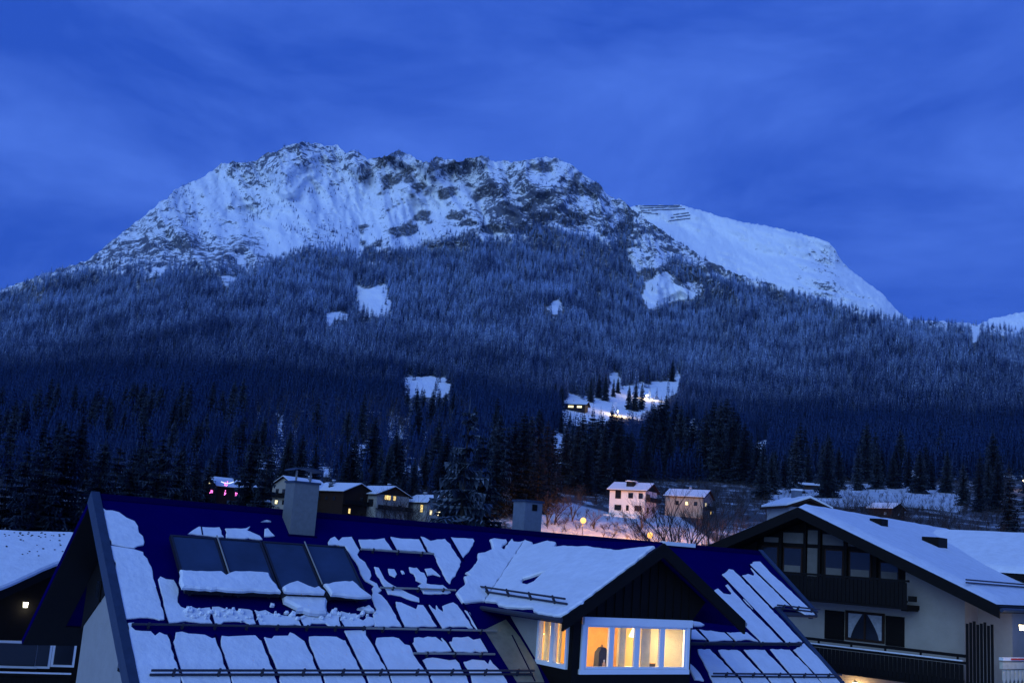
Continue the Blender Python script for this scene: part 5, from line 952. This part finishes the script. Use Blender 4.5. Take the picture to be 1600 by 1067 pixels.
# ---- floodlit snow making on the slope
M_steam = bpy.data.materials.new('snow_mist'); M_steam.use_nodes = True; t_ = M_steam.node_tree; t_.nodes.clear(); o_ = t_.nodes.new('ShaderNodeOutputMaterial'); v_ = t_.nodes.new('ShaderNodeVolumePrincipled'); v_.inputs['Color'].default_value = (.9, .9, .9, 1)
tcv = t_.nodes.new('ShaderNodeTexCoord'); mpv = t_.nodes.new('ShaderNodeMapping'); mpv.inputs['Location'].default_value = (-1, -1, -1); mpv.inputs['Scale'].default_value = (2, 2, 2); grv = t_.nodes.new('ShaderNodeTexGradient'); grv.gradient_type = 'QUADRATIC_SPHERE'; nzv = t_.nodes.new('ShaderNodeTexNoise'); nzv.inputs['Scale'].default_value = 2.6; nzv.inputs['Detail'].default_value = 4
mrv = t_.nodes.new('ShaderNodeMapRange'); mrv.inputs[1].default_value = .38; mrv.inputs[2].default_value = .7; mrv.inputs[4].default_value = .08; mlv = t_.nodes.new('ShaderNodeMath'); mlv.operation = 'MULTIPLY'
t_.links.new(tcv.outputs['Generated'], mpv.inputs[0]); t_.links.new(mpv.outputs[0], grv.inputs[0]); t_.links.new(tcv.outputs['Generated'], nzv.inputs['Vector']); t_.links.new(nzv.outputs['Fac'], mrv.inputs[0]); t_.links.new(grv.outputs['Fac'], mlv.inputs[0]); t_.links.new(mrv.outputs[0], mlv.inputs[1]); t_.links.new(mlv.outputs[0], v_.inputs['Density']); t_.links.new(v_.outputs[0], o_.inputs['Volume'])
def cannon(x, y, power, label, plume=None, colr=(1., .72, .36)):
    P = ground_at(x, y); t = thing('snow_cannon', label, 'snow cannon', tuple(P), 0); s = 1.3
    b = MB(); b.tube((0, 0, -1), (0, 0, 2.2), .12, n=8); b.tube((-.8, -.6, -.5), (0, 0, .9), .06); b.tube((.8, -.6, -.5), (0, 0, .9), .06); b.build('stand', M_pole, t)
    b = MB(); b.tube((0, .9, 2.3), (0, -.9, 2.8), .55, .5, 12); b.build('barrel', M_rail, t); b = MB(); b.tube((0, 0, 2.8), (0, 0, 5.2), .06); b.build('mast', M_pole, t); b = MB(); b.box(-.5, .5, -.25, .1, 5.0, 5.5); b.build('floodlight', M_warmbulb, t)
    l = lamp_light('lamp_light', (0, -1.2, 5.), power, colr, .4); l.parent = t
    if plume:
        rx, rz_, dx, dz = plume; V = []; F = []; n1, n2 = 8, 12
        for i in range(n1+1):
            for j in range(n2): a = math.pi*i/n1; q = 2*math.pi*j/n2; k = 1+.25*math.sin(3*q+i); V.append((P[0]+dx+rx*k*math.sin(a)*math.cos(q), P[1]-3+rx*.6*k*math.sin(a)*math.sin(q), P[2]+dz+rz_*math.cos(a)+.35*rz_*math.sin(a)*math.cos(q)))
        for i in range(n1):
            for j in range(n2): F.append((i*n2+j, i*n2+(j+1) % n2, (i+1)*n2+(j+1) % n2, (i+1)*n2+j))
        o = mesh_obj('snow_mist', V, F, M_steam); o['kind'] = 'stuff'; tag(o, 'drifting mist of floodlit artificial snow on the slope', 'mist')
cannon(1010, 624, 34000, 'floodlit snow cannon on the open slope above the houses'); cannon(965, 650, 34000, 'floodlit snow cannon beside a drifting plume of snow mist', (16, 12, 8, 9)); cannon(1600, 766, 3500, 'floodlit snow cannon at the edge of the small right-hand meadow', (7, 8, -3, 7), (1., .6, .25))
# ---- avalanche barriers on the far ridge
A2, T2, R2 = FRG; M_bar = mat('barrier_steel', (.11, .12, .15), .7)
for (x0, y0, x1, y1) in [(865, 437, 1110, 434), (880, 449, 1120, 441), (895, 462, 1140, 452), (880, 470, 1000, 481), (1075, 485, 1160, 474), (1060, 502, 1168, 487), (1040, 521, 1168, 505)]:
    b = MB(); pts = []; n = 16
    for k in range(n+1):
        x, y = 750+(x0+(x1-x0)*k/n)/3.557, 200+(y0+(y1-y0)*k/n)/3.557; az, T = azT(x, y); jc = int(np.argmin(np.abs(A2[0]-az))); ic = int(np.argmin(np.abs(T2[:, jc]-T))); r = R2[ic, jc]; pts.append(np.array([r*math.sin(az), r*math.cos(az), CAM[2]+r*T]))
    t = thing('avalanche_barrier', 'long dark row of avalanche fencing across the snowy crest of the far ridge', 'fence', tuple(pts[0]), 0, 'avalanche fences on the far ridge')
    for k in range(n): p, q = pts[k]-pts[0], pts[k+1]-pts[0]; 
    net = MB(); po = MB()
    for k in range(n):
        p, q = pts[k]-pts[0], pts[k+1]-pts[0]; up = np.array([0, -.8, 3.0]); dn = np.array([0, 0, -1.]); off = np.array([0, -2., 0])
        net.hexa([p+off+dn, q+off+dn, q+off+dn+np.array([0, .3, 0]), p+off+dn+np.array([0, .3, 0])], [p+off+up, q+off+up, q+off+up+np.array([0, .3, 0]), p+off+up+np.array([0, .3, 0])]); po.tube(p-zz*2, p+off+up*1.15, .25, n=5)
    net.build('net', M_bar, t); po.build('post', M_bar, t)


# ================================================================== HAZE
hz = MB(); hz.box(-6500, 6500, -400, 9500, -1.2, 2300); M_haze = bpy.data.materials.new('thin_haze'); M_haze.use_nodes = True; t_ = M_haze.node_tree; t_.nodes.clear()
o_ = t_.nodes.new('ShaderNodeOutputMaterial'); v_ = t_.nodes.new('ShaderNodeVolumePrincipled'); v_.inputs['Density'].default_value = 2.2e-5; v_.inputs['Color'].default_value = (.5, .72, 1., 1); t_.links.new(v_.outputs[0], o_.inputs['Volume'])
ho_ = hz.build('haze', M_haze); ho_['kind'] = 'stuff'; tag(ho_, 'thin bluish evening haze filling the valley air', 'haze')
